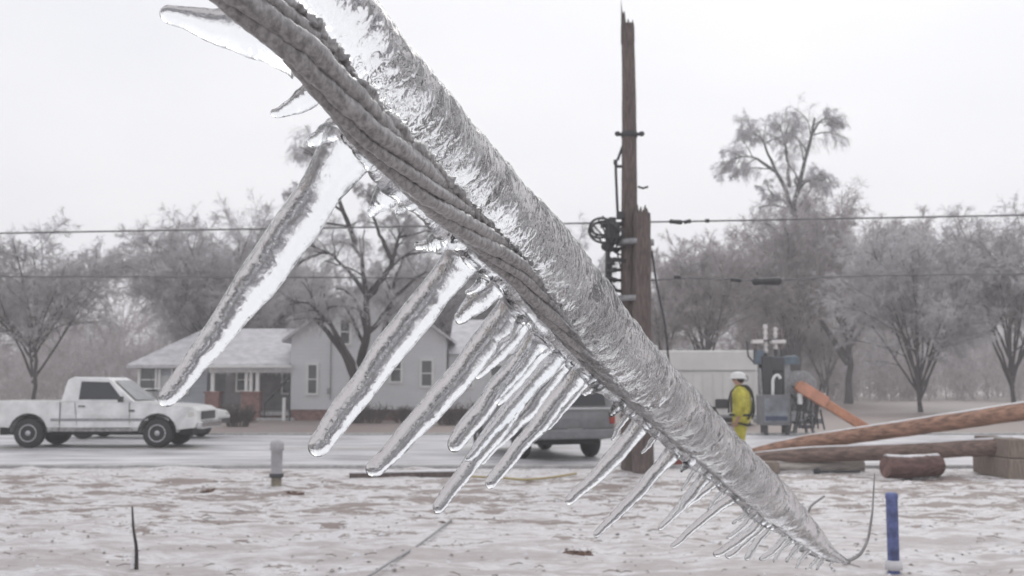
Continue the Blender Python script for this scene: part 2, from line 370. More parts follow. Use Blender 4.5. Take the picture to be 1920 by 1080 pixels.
def trees():
    Y = 41.
    A = lambda *p: [at(x, y, Y + dz) for x, y, dz in p]
    base = gd(663, 793)
    limbs = [
        [base - Vector((0, 0, .1)), at(665, 740, base.y), at(672, 700, base.y), at(683, 655, Y), at(685, 600, Y), at(690, 548, Y), at(683, 500, Y), at(668, 455, Y)],
        A((668, 715, 0), (652, 672, 0), (622, 632, 0), (595, 596, .5), (568, 567, .5), (530, 560, 1)),
        A((668, 712, 0), (650, 655, -.3), (628, 622, -.6), (603, 588, -1), (575, 565, -1), (545, 566, -1)),
        A((690, 555, 0), (712, 530, 0), (738, 490, .5), (742, 450, .8), (772, 402, 1.2)),
        A((737, 488, .3), (715, 450, 0), (698, 408, 0), (690, 360, 0)),
        A((678, 705, 0), (705, 668, .5), (728, 600, 1), (736, 545, 1.2), (760, 480, 1.6)),
        A((668, 460, 0), (645, 400, 0), (618, 330, -.4), (585, 285, -.8), (560, 275, -1)),
        A((690, 560, 0), (650, 500, 1), (610, 470, 1.5), (560, 450, 2)),
        A((738, 560, 1), (780, 520, 1), (830, 500, 1.5)),
        A((640, 395, -.3), (605, 370, -.8), (570, 355, -1.3), (545, 375, -1.6)),
        A((655, 425, 0), (625, 420, .4), (590, 415, .8), (555, 430, 1.2)),
        A((630, 360, -.3), (632, 315, 0), (618, 285, .3), (598, 272, .5)),
        A((690, 380, 0), (712, 340, .3), (745, 335, .8), (780, 360, 1.2)),
        A((745, 445, .8), (775, 440, 1.2), (805, 430, 1.6), (835, 455, 2)),
        A((610, 470, 1.5), (570, 490, 1.8), (530, 500, 2), (500, 530, 2.2)),
        A((760, 480, 1.6), (800, 470, 2), (850, 480, 2.4), (880, 520, 2.8)),
    ]
    tree("bare_tree", "large forked bare tree with arching dark limbs before the white gabled house", base, limbs, .26, (10, 9, 8, 4), M_tw_grey, 3, .22,
         (.36, .5, .62), [.26, .15, .15, .13, .10, .17, .11, .1, .08] + [.055] * 7, .0065, (3.0, 2.0, 1.5), t0=.5)
    auto_tree("bare_tree", "round dense bare tree rising behind the left house roof and its ridge", 440, 0, 425, 370, 11, (15, 10, 9, 4), M_tw_grey, Y=60, nl=18, droop=.1, tr=.011, trunk_frac=.12, spread=1.1)
    auto_tree("bare_tree", "bare tree with a low fork standing behind the white pickup at far left", 60, 0, 440, 340, 12, (11, 9, 8, 4), M_tw_grey, Y=62, nl=12, tr=.013)
    auto_tree("bare_tree", "farthest left bare tree, its crown cut by the picture edge", -110, 0, 500, 300, 13, (8, 9, 8, 4), M_tw_warm, Y=66, nl=7, tr=.013)
    # tall tree on the right, bare trunk with a drooping crown high up
    Y4 = 84.; b4 = Vector((at(1490, 718, Y4).x, Y4, 0)); B = lambda *p: [at(x, y, Y4 + d) for x, y, d in p]
    l4 = [[b4 - Vector((0, 0, .1)), at(1490, 600, Y4), at(1489, 430, Y4), at(1487, 385, Y4), at(1492, 330, Y4), at(1508, 300, Y4), at(1524, 255, Y4), at(1526, 222, Y4)],
          B((1487, 400, 0), (1474, 355, 0), (1455, 320, 0), (1420, 297, 1), (1392, 287, 1), (1372, 300, 1)),
          B((1487, 395, 0), (1470, 375, 0), (1450, 366, 0), (1440, 352, 0)),
          B((1455, 322, 0), (1440, 285, 1), (1425, 255, 1), (1400, 240, 1)),
          B((1490, 370, 0), (1505, 345, -1), (1530, 332, -1.5), (1550, 345, -2)),
          B((1480, 350, 0), (1478, 300, 1), (1470, 255, 1.5), (1462, 232, 2)),
          B((1524, 250, 0), (1538, 226, 0), (1556, 220, .5), (1566, 232, .5))]
    tree("bare_tree", "tallest bare tree, long trunk and drooping crown above the thicket", b4, l4, .42, (14, 9, 9, 4), M_tw_pale, 21, .24, (.36, .55, .7), [.42, .22, .14, .15, .15, .16, .1], .011, (3.0, 2.4, 2.0), t0=.5, up=0)
    # right-hand trees
    auto_tree("bare_tree", "broad warm grey bare tree, short trunk on the snow behind the orange boom", 1591, 757, 418, 320, 31, (12, 10, 9, 4), M_tw_warm, nl=14, trunk_frac=.22, droop=.03, tr=.016, trunk_r=.3, up=.25)
    auto_tree("bare_tree", "dense bare thicket tree under the tallest tree", 1485, 0, 415, 190, 32, (12, 10, 9, 4), M_tw_warm, Y=78, nl=14, trunk_frac=.12, droop=.02, tr=.015, up=.35)
    auto_tree("bare_tree", "bushy bare tree directly behind the white trailer, right of the broken pole", 1325, 0, 455, 200, 33, (11, 9, 8, 4), M_tw_warm, Y=74, nl=12, trunk_frac=.1, droop=.0, tr=.013, up=.4)
    auto_tree("bare_tree", "low bare tree close to the right side of the broken pole", 1243, 0, 520, 130, 34, (8, 8, 8, 4), M_tw_warm, Y=72, nl=7, trunk_frac=.1, droop=.0, tr=.013, up=.3)
    auto_tree("bare_tree", "pale bare tree peeking out left of the broken pole", 1075, 0, 440, 170, 35, (8, 8, 8, 4), M_tw_pale, Y=68, nl=7, trunk_frac=.15, tr=.012)
    auto_tree("bare_tree", "wide bare tree behind the right wing of the white house", 870, 0, 450, 300, 36, (12, 10, 8, 4), M_tw_grey, Y=64, nl=13, trunk_frac=.15, tr=.013)
    auto_tree("bare_tree", "bare tree at right picture edge beyond the logs", 1725, 0, 440, 230, 37, (11, 9, 8, 4), M_tw_pale, Y=58, nl=13, trunk_frac=.06, tr=.012)
    auto_tree("bare_tree", "farthest right bare tree, cut by the right picture edge", 1900, 0, 420, 280, 38, (11, 9, 8, 4), M_tw_grey, Y=60, nl=12, trunk_frac=.1, tr=.012)
    auto_tree("bare_tree", "scrubby leaning bare tree behind the orange boom", 1545, 0, 560, 150, 40, (8, 9, 8, 4), M_tw_warm, Y=90, nl=8, trunk_frac=.08, tr=.014, up=.3)
    auto_tree("bare_tree", "low scrubby bare tree between the trailer and the broad right tree", 1440, 0, 560, 190, 39, (8, 9, 8, 4), M_tw_warm, Y=92, nl=8, trunk_frac=.08, tr=.016, up=.3)
    # far wood closing the view
    g = np.random.default_rng(5); P = []; Rr = []
    for _ in range(760):
        x = g.uniform(-130, 130); y = g.uniform(98, 135); h = g.uniform(3.5, 9.5)
        p = [(x, y, 0), (x + g.normal() * .3, y, h * .5), (x + g.normal() * .7, y, h)]
        P.append(resample(p, 8)); Rr.append(np.linspace(.07, .03, 8))
    P = np.array(P); Rr = np.array(Rr)
    B1, R1 = spawn(P, Rr, 16, .03, 1, .5, (.4, 1.1), 5, .5, .02, .14, g, .035, .3)
    B2, R2 = spawn(B1, R1, 13, .1, 1, .6, (.4, 1.1), 4, .6, .05, .15, g, .022, .1)
    S = []
    for _ in range(900):
        x = g.uniform(-120, 120); y = g.uniform(92, 108); h = g.uniform(1., 3.4); S.append(resample([(x, y, 0), (x + g.normal() * .2, y, h * .5), (x + g.normal() * .5, y, h)], 8))
    S = np.array(S); SR = np.tile(np.linspace(.03, .015, 8), (len(S), 1))
    S1, SR1 = spawn(S, SR, 14, .0, 1, .7, (.5, 1.2), 5, .6, .0, .16, g, .02, .15); S2, SR2 = spawn(S1, SR1, 7, .1, 1, .6, (.4, 1.1), 4, .7, .05, .15, g, .015, .1)
    ob = fast_mesh("far_wood", [mk_tubes(S, SR, 3), mk_tubes(S1, SR1, 3), mk_tubes(S2, SR2, 3), mk_tubes(P, Rr, 4), mk_tubes(B1, R1, 3), mk_tubes(B2, R2, 3)], M_tw_warm, None); tag(ob, "far off belt of bare grey woods along the horizon", 'wood', kind='stuff')
trees()

# ------------------------------------------------------------------ iced cable (hero)
def hero():
    Lp = [(150, -240), (300, -95), (415, 10), (530, 110), (650, 250), (730, 325), (800, 390), (880, 460), (950, 520), (1050, 640), (1110, 700), (1180, 760), (1240, 810), (1300, 860), (1370, 920), (1430, 970), (1500, 1020), (1545, 1046), (1590, 1059)]
    wd = [255, 240, 226, 215, 200, 186, 170, 155, 146, 138, 124, 110, 100, 90, 82, 74, 48, 26, 7]
    wY = [255, 240, 226, 215, 200, 186, 170, 155, 146, 131, 120, 110, 100, 90, 82, 74, 69, 66, 64]
    Lp = np.array(Lp, float); wd = np.array(wd, float); D = .09
    Yd = D * F / np.array(wY)
    nrm = np.array([.656, -.755])
    s = np.concatenate([[0], np.cumsum(np.linalg.norm(np.diff(Lp, axis=0), axis=1))])
    n = 760; q = np.linspace(0, s[-1], n)
    def sm(a, it=40):
        a = a.copy()
        for _ in range(it): a[1:-1] = (a[:-2] + 2 * a[1:-1] + a[2:]) / 4
        return a
    lx = sm(np.interp(q, s, Lp[:, 0])); ly = sm(np.interp(q, s, Lp[:, 1])); ww = sm(np.interp(q, s, wd)); YY = 1 / sm(np.interp(q, s, 1 / Yd))
    root_p = at(950, 520, 1.26)
    root = thing("iced_cable", "thick twisted cable sheathed in ice with a row of clear icicles, hanging diagonally up close", 'iced cable', root_p)
    o = np.array(tuple(root_p))
    def pt(x, y, Y): return np.array(tuple(at(x, y, Y)))
    # embedding: share of the sleeve that lies left of the cable edge
    fr = np.interp(lx, [0, 420, 650, 800, 900, 1000, 1100, 1600], [.34, .34, .30, .24, .14, .02, -.04, 0])
    cx = lx + nrm[0] * ww * (.5 + fr / 2); cy = ly + nrm[1] * ww * (.5 + fr / 2); hw = ww * (1 - fr) / 2
    C = np.array([pt(cx[i], cy[i], YY[i]) for i in range(n)]); rad = hw * YY / F
    T = np.gradient(C, axis=0); T /= np.linalg.norm(T, axis=1)[:, None]
    V = np.array([0, 0, CH]) - C; V -= T * (V * T).sum(1)[:, None]; V /= np.linalg.norm(V, axis=1)[:, None]   # toward camera
    U = np.cross(V, T); 
    U *= np.sign((U * (np.array([1, 0, 1.]))).sum(1))[:, None]                                                  # up-right
    k = 84; a = np.arange(k) / k * 2 * math.pi
    verts = np.empty((n, k, 3))
    for i in range(n):
        ring = C[i] + (np.cos(a)[:, None] * U[i] + np.sin(a)[:, None] * V[i]) * rad[i]
        for j in range(k):
            p = ring[j]; d = (ring[j] - C[i])
            z = .07 * mnoise.fractal((p[0] * 22, p[1] * 22, p[2] * 22), 1, 2, 2) + .05 * mnoise.noise((p[0] * 70 + 3, p[1] * 70, p[2] * 40)) \
                + .03 * mnoise.noise((p[0] * 210, p[1] * 210, p[2] * 110 + 7)) + .02 * mnoise.noise((p[0] * 420, p[1] * 420, p[2] * 260 + 7))
            ring[j] = p + d * z
        verts[i] = ring
    f = []
    for i in range(n - 1):
        for j in range(k): f.append((i * k + j, i * k + (j + 1) % k, (i + 1) * k + (j + 1) % k, (i + 1) * k + j))
    f.append(tuple(range(k))); f.append(tuple((n - 1) * k + j for j in range(k))[::-1])
    mb = MB(); mb.add((verts.reshape(-1, 3) - o).tolist(), f, True)
    ice_s = ice_mat("frosted_sleeve_ice", .0, .22, 95, .8, .006, .0, (1.8, 1.2, .6), (.5, .5, .51), 150, patch=14, det=1.6)
    so_ = mb.build("ice_sleeve", ice_s, root, fix=True)
    # twisted cable strands, standing proud of the ice on the lower left of its upper half
    cr_ = .018
    m0 = 560; 
    sel = np.arange(0, n)
    emb = np.interp(lx, [0, 700, 950, 1150, 1600], [.030, .028, .020, .004, -.002])     # forward offset
    rc = np.interp(lx, [0, 500, 900, 1100, 1300, 1600], [.019, .019, .0165, .014, .010, .003])
    cxx = lx + nrm[0] * (rc * F / YY); cyy = ly + nrm[1] * (rc * F / YY)
    CC = np.array([pt(cxx[i], cyy[i], YY[i]) for i in range(n)]) + V * emb[:, None]
    arc = np.concatenate([[0], np.cumsum(np.linalg.norm(np.diff(CC, axis=0), axis=1))])
    mc = mat("wet_cable_jacket", (.33, .32, .32), .3, .5, 130, bump=.4, coat=1.0, bdist=.003, stretch=(1.6, 1.6, .7))
    core = MB(); core.tube(CC[::4] - o, (rc * .5)[::4], 10)
    co = core.build("cable_core", mc, root)
    for q_ in range(6):
        ph = q_ / 6 * 2 * math.pi + arc * -2 * math.pi / .6
        ctr = CC + (np.cos(ph)[:, None] * U + np.sin(ph)[:, None] * V) * (rc * .66)[:, None]
        rs = rc * .41 * (1 + .22 * math.sin(q_ * 2.3))
        kk = 16; aa = np.arange(kk) / kk * 2 * math.pi; vs = np.empty((n, kk, 3))
        for i in range(n):
            rg = ctr[i] + (np.cos(aa)[:, None] * U[i] + np.sin(aa)[:, None] * V[i]) * rs[i]
            for j in range(kk):
                p = rg[j]; z = .16 * mnoise.noise((p[0] * 60 + q_, p[1] * 60, p[2] * 60)) + .16 * mnoise.noise((p[0] * 150 + q_, p[1] * 150, p[2] * 150))
                rg[j] = p + (p - ctr[i]) * z
            vs[i] = rg
        sb = MB(); sb.add((vs.reshape(-1, 3) - o).tolist(), [(i * kk + j, i * kk + (j + 1) % kk, (i + 1) * kk + (j + 1) % kk, (i + 1) * kk + j) for i in range(n - 1) for j in range(kk)], True)
        sb.build("strand", mc, co)
    # ragged frozen crust along the cable's upper edge
    ks_ = 14; aa = np.arange(ks_) / ks_ * 2 * math.pi; vs = []
    iend = int(np.argmin(abs(lx - 1120))); rows = list(range(0, iend))
    for i in rows:
        c = CC[i] + U[i] * rc[i] * .95 - V[i] * rc[i] * .15; r_ = rc[i] * .30 * np.interp(lx[i], [900, 1120], [1, .15])
        for j in range(ks_):
            d = U[i] * math.cos(aa[j]) + V[i] * math.sin(aa[j]); p = c + d * r_
            vs.append(c + d * r_ * max(.15, 1 + 1.1 * mnoise.noise((p[0] * 130, p[1] * 130, p[2] * 130)) + .7 * mnoise.noise((p[0] * 330, p[1] * 330, p[2] * 330))) - o)
    sb = MB(); sb.add([tuple(v) for v in vs], [(i * ks_ + j, i * ks_ + (j + 1) % ks_, (i + 1) * ks_ + (j + 1) % ks_, (i + 1) * ks_ + j) for i in range(len(rows) - 1) for j in range(ks_)], True)
    sb.build("frozen_crust", mc, root)
    # crust of ice crumbs along the cable's upper edge and the fringe below
    ice_c = ice_mat("clear_icicle_ice", .0, .10, 150, .42, .0028, .0, (1.2, 1.2, .7), (.55, .55, .57), 200, pos=(.62, .8), det=3)
    fb = MB(); g = np.random.default_rng(9)
    def Yat(x): return float(np.interp(x, lx, YY))
    def lyat(x): return float(np.interp(x, lx, ly))
    i0 = int(np.argmin(abs(lx - 640))); i1 = int(np.argmin(abs(lx - 1545)))
    ks = 14; ak = np.arange(ks) / ks * 2 * math.pi; rings = []
    for i in range(i0, i1, 2):
        wpx = np.interp(lx[i], [640, 700, 950, 1200, 1450, 1545], [8, 20, 20, 14, 8, 3]) * (1 + .7 * mnoise.noise((i * .03, 0, 5)) + .35 * mnoise.noise((i * .11, 0, 2)))
        c = pt(lx[i] - nrm[0] * wpx * .35, ly[i] - nrm[1] * wpx * .35, YY[i]) + V[i] * emb[i] * .4
        r_ = wpx * YY[i] / F
        rings.append(c + (np.cos(ak)[:, None] * U[i] * 1.0 + np.sin(ak)[:, None] * V[i] * .8) * r_)
    nr = len(rings); vv = np.array(rings).reshape(-1, 3) - o
    ff = [(i * ks + j, i * ks + (j + 1) % ks, (i + 1) * ks + (j + 1) % ks, (i + 1) * ks + j) for i in range(nr - 1) for j in range(ks)] + [tuple(range(ks)), tuple((nr - 1) * ks + j for j in range(ks))[::-1]]
    fb.add(vv.tolist(), ff, True); fb.build("ice_fringe", ice_c, root, fix=True)
    # icicles: (root px, tip px, width at root, width at mid, width at tip)
    IC = [((662, 268), (318, 742), 104, 82, 40), ((560, 90), (322, 28), 118, 84, 34), ((606, 150), (522, 212), 66, 56, 22), ((662, 235), (590, 262), 70, 60, 26),
          ((740, 345), (700, 395), 66, 52, 20), ((838, 440), (790, 462), 62, 44, 18), ((872, 478), (602, 830), 74, 62, 42), ((935, 532), (868, 592), 52, 50, 32), ((968, 575), (706, 876), 70, 56, 32),
          ((1012, 630), (856, 828), 52, 46, 30), ((1042, 655), (824, 948), 50, 44, 24), ((1062, 672), (905, 862), 38, 34, 16), ((1092, 692), (922, 902), 46, 38, 22), ((1128, 706), (1098, 736), 36, 26, 14),
          ((1168, 748), (1148, 775), 34, 24, 14), ((1208, 788), (1070, 936), 40, 32, 18), ((1266, 842), (1120, 1000), 34, 26, 13), ((1292, 862), (1280, 880), 24, 18, 10),
          ((1326, 886), (1240, 988), 26, 22, 10), ((1346, 900), (1262, 962), 22, 18, 9), ((1382, 926), (1264, 1022), 22, 18, 11),
          ((1432, 970), (1346, 1038), 20, 18, 13), ((1442, 976), (1368, 1040), 18, 16, 12), ((1448, 985), (1402, 1044), 16, 14, 10), ((1474, 1004), (1430, 1047), 15, 13, 9),
          ((1500, 1018), (1476, 1050), 13, 11, 7), ((1518, 1030), (1494, 1062), 12, 10, 6), ((1546, 1044), (1532, 1066), 9, 8, 5), ((1566, 1052), (1562, 1068), 7, 6, 4)]
    IC += [((1022, 642), (938, 748), 40, 34, 20), ((1052, 664), (880, 858), 36, 30, 16), ((985, 596), (900, 700), 44, 36, 20), ((1110, 700), (1030, 800), 26, 20, 10), ((1186, 770), (1150, 822), 18, 13, 7),
           ((1232, 808), (1205, 848), 16, 12, 6), ((1310, 872), (1280, 916), 14, 11, 6), ((1362, 914), (1330, 952), 13, 10, 6), ((1402, 948), (1376, 980), 12, 10, 6), ((1416, 958), (1368, 1006), 14, 11, 7),
           ((1486, 1011), (1452, 1050), 12, 10, 6), ((1534, 1038), (1514, 1066), 9, 8, 5), ((770, 368), (748, 396), 36, 26, 12), ((908, 512), (884, 546), 34, 26, 14)]
    for q_, (r0, t0, w0, w1, w2) in enumerate(IC):
        Yb = Yat(r0[0]) * (1. if q_ != 2 else .99); px_len = math.hypot(t0[0] - r0[0], t0[1] - r0[1])
        nn = max(10, min(130, int(px_len / 4))); kk = 36 if w0 > 40 else (22 if w0 > 24 else 14)
        tt = np.linspace(0, 1, nn); w1 *= g.uniform(.86, 1.0); w2 *= g.uniform(.95, 1.25); lump = 1 + .11 * np.array([mnoise.noise((t_ * px_len / 85, q_ * 7.3, 3)) for t_ in tt]) + .025 * np.array([mnoise.noise((t_ * px_len / 26, q_ * 3.3, 8)) for t_ in tt]); prof = lump * np.interp(tt, [0, .06, .2, .5, .92, 1], [w0 * 1.12, w0 * .98, (w0 + w1) * .46, w1, w2, w2 * .9]); rag = 2.0 if q_ in (1, 2, 3) else 1
        dx, dy = (t0[0] - r0[0]) / px_len, (t0[1] - r0[1]) / px_len; side = np.array([-dy, dx])
        bow = g.normal() * 4; vs = []
        p0 = pt(*r0, Yb); p1 = pt(*t0, Yb * .985); ax = (p1 - p0) / np.linalg.norm(p1 - p0)
        vdir = np.array([0, 0, CH]) - p0; vdir -= ax * vdir.dot(ax); vdir /= np.linalg.norm(vdir); udir = np.cross(ax, vdir)
        # rounded drop at the tip
        tipr = prof[-1] / 2; extra = 6
        Ls = list(tt * px_len); Rs = list(prof / 2)
        for e in range(1, extra + 1):
            th = e / extra * math.pi / 2 * .98; Ls.append(px_len + tipr * math.sin(th) * 1.3); Rs.append(tipr * math.cos(th))
        sq = g.uniform(.75, 1.0)
        for l_, r_ in zip(Ls, Rs):
            t_ = l_ / px_len; w_ = math.sin(t_ * math.pi) * bow + 3.5 * mnoise.noise((t_ * 5 + q_ * 3, 0, 1))
            Yc = Yb * (1 - .015 * t_); c = pt(r0[0] + dx * l_ + side[0] * w_, r0[1] + dy * l_ + side[1] * w_, Yc)
            rm = r_ * Yc / F; ak = np.arange(kk) / kk * 2 * math.pi
            for an in ak:
                d = udir * math.cos(an) + vdir * math.sin(an) * sq
                p = c + d * rm
                z = (.10 * mnoise.noise((p[0] * 17 + q_, p[1] * 17, p[2] * 17)) + .018 * mnoise.noise((p[0] * 90, p[1] * 90 + q_, p[2] * 90))) + .016 * mnoise.noise((p[0] * 280, p[1] * 280, p[2] * 280 + q_))
                vs.append(c + d * rm * (1 + z * rag))
        nv = len(Ls); V_ = np.array(vs) - o
        f_ = [(i * kk + j, i * kk + (j + 1) % kk, (i + 1) * kk + (j + 1) % kk, (i + 1) * kk + j) for i in range(nv - 1) for j in range(kk)] + [tuple(range(kk)), tuple((nv - 1) * kk + j for j in range(kk))[::-1]]
        ib = MB(); ib.add(V_.tolist(), f_, True); ib.build("icicle", ice_c, root, fix=True)
    # bare wire curling up out of the iced end, and a wire stub
    Ye = YY[-1]
    wp = [(1500, 1030), (1560, 1052), (1592, 1052), (1614, 1040), (1628, 1012), (1636, 960), (1638, 920), (1640, 888)]
    hb = MB(); hb.tube(resample([pt(x, y, Ye) - o for x, y in wp], 40), np.linspace(4.5, 1.3, 40) * Ye / F, 8); hb.build("wire_end", mat("bare_wire", (.35, .34, .34), .4, .3, 30), root)
    hb = MB(); hb.tube(resample([pt(x, y, YY[int(n * .94)]) - o for x, y in [(1514, 985), (1514, 965), (1520, 948), (1546, 930)]], 16), 2.0 * Ye / F, 8); hb.build("wire_end", MATS["bare_wire"], root)
hero()

# ------------------------------------------------------------------ broken utility pole and lines
def pole():
    Y = 19.2; b = gd(1184, 885); Y = b.y
    root = thing("utility_pole", "broken brown utility pole with splintered top, strapped to a shorter stub pole", 'utility pole', (b.x, Y, 0))
    o = Vector((b.x, Y, 0)); A = lambda x, y, d=0: at(x, y, Y + d) - o; s = Y / F
    mb = MB(); pts = [A(1183, 888), A(1181, 700), A(1180, 480), A(1180, 300), A(1179, 150), A(1177, 60)]
    mb.tube(resample(pts, 40), np.linspace(19, 12.5, 40) * s, 20, jitter=.03)
    # splintered top
    t = A(1177, 60)
    for k in range(16):
        a = k / 16 * 2 * math.pi; x, y = math.cos(a) * 10 * s, math.sin(a) * 10 * s
        h = (rng.uniform(12, 24) if x > -.04 else rng.uniform(20, 40)) * s
        mb.tube([t + Vector((x, y, -.2)), t + Vector((x, y, h * .5)), t + Vector((x * .95, y * .95, h))], [3.6 * s, 3.2 * s, .6 * s], 5)
    mb.tube([t + Vector((-10.5 * s, -.03, -.25)), t + Vector((-11 * s, -.03, 28 * s)), t + Vector((-12.5 * s, -.03, 62 * s))], [3.2 * s, 2 * s, .3 * s], 5)
    mb.build("pole_shaft", M_wood, root)
    st = MB(); p2 = [A(1206, 890, -.25), A(1203, 640, -.25), A(1204, 400, -.25)]
    st.tube(resample(p2, 24), np.linspace(21, 16, 24) * s, 18, jitter=.04)
    for k in range(9):
        a = k / 9 * 2 * math.pi; q = A(1204, 400, -.25) + Vector((math.cos(a) * 11 * s, math.sin(a) * 11 * s, -.1)); st.tube([q, q + Vector((rng.normal() * .02, 0, .1 + rng.uniform(8, 16) * s))], [5 * s, 1.2 * s], 5)
    st.build("stub_pole", M_wood, root)
    for y in (455, 560): 
        c = MB(); q = A(1191, y, -.1); c.lathe([(34 * s, -.05), (35.5 * s, -.05), (35.5 * s, .05), (34 * s, .05)], q, 24); 
        c.v = [(q.x + (v[0] - q.x), q.y + (v[1] - q.y) * .8, v[2]) for v in c.v]; c.build("steel_band", M_metal, root)
    c = MB(); q = A(1180, 253); c.lathe([(10 * s, -.07), (15.5 * s, -.05), (15.5 * s, .05), (10 * s, .07)], q, 20)
    for sx in (-1, 1):
        c.tube([q + Vector((sx * 13 * s, -.05, 0)), q + Vector((sx * 24 * s, -.05, .01 * sx))], [.035, .028], 8); c.ball(q + Vector((sx * 23 * s, -.05, .01)), (.055, .05, .05), 6)
    c.build("collar", M_dark, root)
    c = MB(); c.tube([A(1172, 262), A(1158, 300), A(1154, 300), A(1155, 330), A(1158, 398), A(1168, 405)], 2.6 * s, 8); c.tube([A(1172, 312), A(1156, 312)], 3 * s, 8); c.box(A(1154, 304), (.07, .06, .09), .01); c.box(A(1163, 404, -.1), (.14, .12, .14), .02); c.build("bracket", M_dark, root)
    c = MB(); c.tube([A(1196, 350), A(1206, 353), A(1215, 350)], 2.2 * s, 6); c.build("bracket", M_dark, root)
    c = MB()
    for (cx, cy, rx, ry, dd) in ((1128, 425, 22, 16, -.2), (1132, 435, 26, 20, -.3), (1124, 432, 20, 14, -.1)):
        c.tube([A(cx + rx * math.cos(u), cy + ry * math.sin(u), dd + .1 * math.sin(3 * u)) for u in np.linspace(0, 2 * math.pi, 30)], 2.4 * s, 6)
    c.tube([A(1126, 424, -.2), A(1150, 420, -.2), A(1172, 420, 0)], 4.5 * s, 8)
    for k in range(7):
        q0 = (1106 + 8 * k, 410 + rng.uniform(-8, 14)); c.tube(resample([A(q0[0], q0[1], -.2), A(q0[0] + rng.uniform(4, 22), q0[1] + rng.uniform(10, 30), -.35), A(1140 + rng.uniform(-6, 16), 445 + rng.uniform(0, 40), -.2), A(1164, 430 + 12 * k, 0)], 14), 1.6 * s, 6)
    c.build("wire_coil", M_dark, root)
    c = MB()
    for k in range(5): c.tube([A(1138, 470 + 18 * k, -.1), A(1166, 466 + 20 * k, 0)], 3.2 * s, 8); c.ball(A(1152, 468 + 19 * k, -.1), (.06, .06, .05), 6)
    c.build("hardware_clamp", M_dark, root)
    c = MB(); c.box(A(1148, 434, -.2), (.26, .2, .34), .05); c.tube([A(1148, 408, -.2), A(1148, 455, -.2)], .07, 8); c.build("cutout_switch", M_dark, root)
    c = MB(); q = A(1137, 462, -.2); c.tube([q + Vector((.02, 0, .25)), q + Vector((0, 0, -.8))], .035, 8); c.ball(q, (.1, .09, .09), 8)
    for k in range(4): c.lathe([(.03, -.02), (.09, -.015), (.085, .02), (.03, .05)], q + Vector((.07, 0, -.32 - k * .14)), 14)
    c.tube([q + Vector((.07, 0, -.2)), q + Vector((.07, 0, -.95))], .03, 8)
    c.tube([q + Vector((0, 0, -.25)), q + Vector((.42, .1, -.25))], .03, 8)
    c.build("insulator_string", M_dark, root)
    c = MB(); c.tube(resample([A(1222, 470, -.2), A(1232, 540, -.2), A(1246, 600, -.2), A(1256, 700, -.2)], 20), 2.2 * s, 6); c.build("ground_wire", M_dark, root)
pole()
def wires():
    Y = 19.9; m = mat("power_line_wire", (.16, .155, .16), .5, .3, 4)
    def line(pts, r, label, split):
        root = thing("power_line", label, 'power line', at(960, 420, Y)); o = Vector(root.location)
        mb = MB(); mb.tube(resample([at(x, y, Y) - o for x, y in pts], 120), r, 6); mb.build("wire", m, root)
        for (x0, x1, y0, y1, rr) in split:
            c = MB(); P_ = [at(x0 + (x1 - x0) * t, y0 + (y1 - y0) * t, Y) - o for t in (0, .08, .3, .7, .92, 1)]
            c.tube(P_, [rr * .5, rr, rr * .85, rr, rr, rr * .4], 10); c.build("splice", M_dark, root)
    line([(-900, 452), (-200, 441), (245, 433), (700, 426), (1170, 417), (1300, 415), (1680, 408), (2200, 398), (2900, 385)], .017, "upper of the two power lines crossing behind the broken pole", [(1255, 1280, 415, 417, .045), (1282, 1296, 417, 414, .04), (1322, 1330, 414, 414, .04)])
    line([(-900, 518), (245, 519), (800, 521), (1180, 526), (1220, 530), (1268, 520), (1330, 521), (1400, 527), (1465, 526), (1560, 519), (1680, 516), (2300, 510), (2900, 500)], .016, "lower power line with a thick black splice at right", [(1410, 1466, 528, 527, .075), (1264, 1276, 520, 519, .04), (1370, 1390, 524, 526, .04)])
wires()

# ------------------------------------------------------------------ vehicles
def wheel(parent, x, y, r, side):
    t = MB(); w_ = .12
    t.lathe([(r * .62, -w_), (r * .9, -w_), (r * .98, -w_ * .7), (r, 0), (r * .98, w_ * .7), (r * .9, w_), (r * .62, w_)], (x, y, r), 32, 'y')
    wo_ = t.build("wheel", M_black, parent)
    m = MB(); m.lathe([(r * .6, 0), (r * .62, .02), (r * .52, .03), (r * .45, -.03), (r * .2, -.01), (r * .17, .03), (.0, .03)] if side > 0 else [(r * .6, 0), (r * .62, -.02), (r * .52, -.03), (r * .45, .03), (r * .2, .01), (r * .17, -.03), (.0, -.03)], (x, y + side * w_ * .8, r), 28, 'y')
    m.build("rim", M_rim, wo_, fix=True)
def arc(cx, r, n=10): return [(cx + r * math.cos(math.pi - math.pi * i / n), .38 + r * math.sin(math.pi - math.pi * i / n)) for i in range(n + 1)]
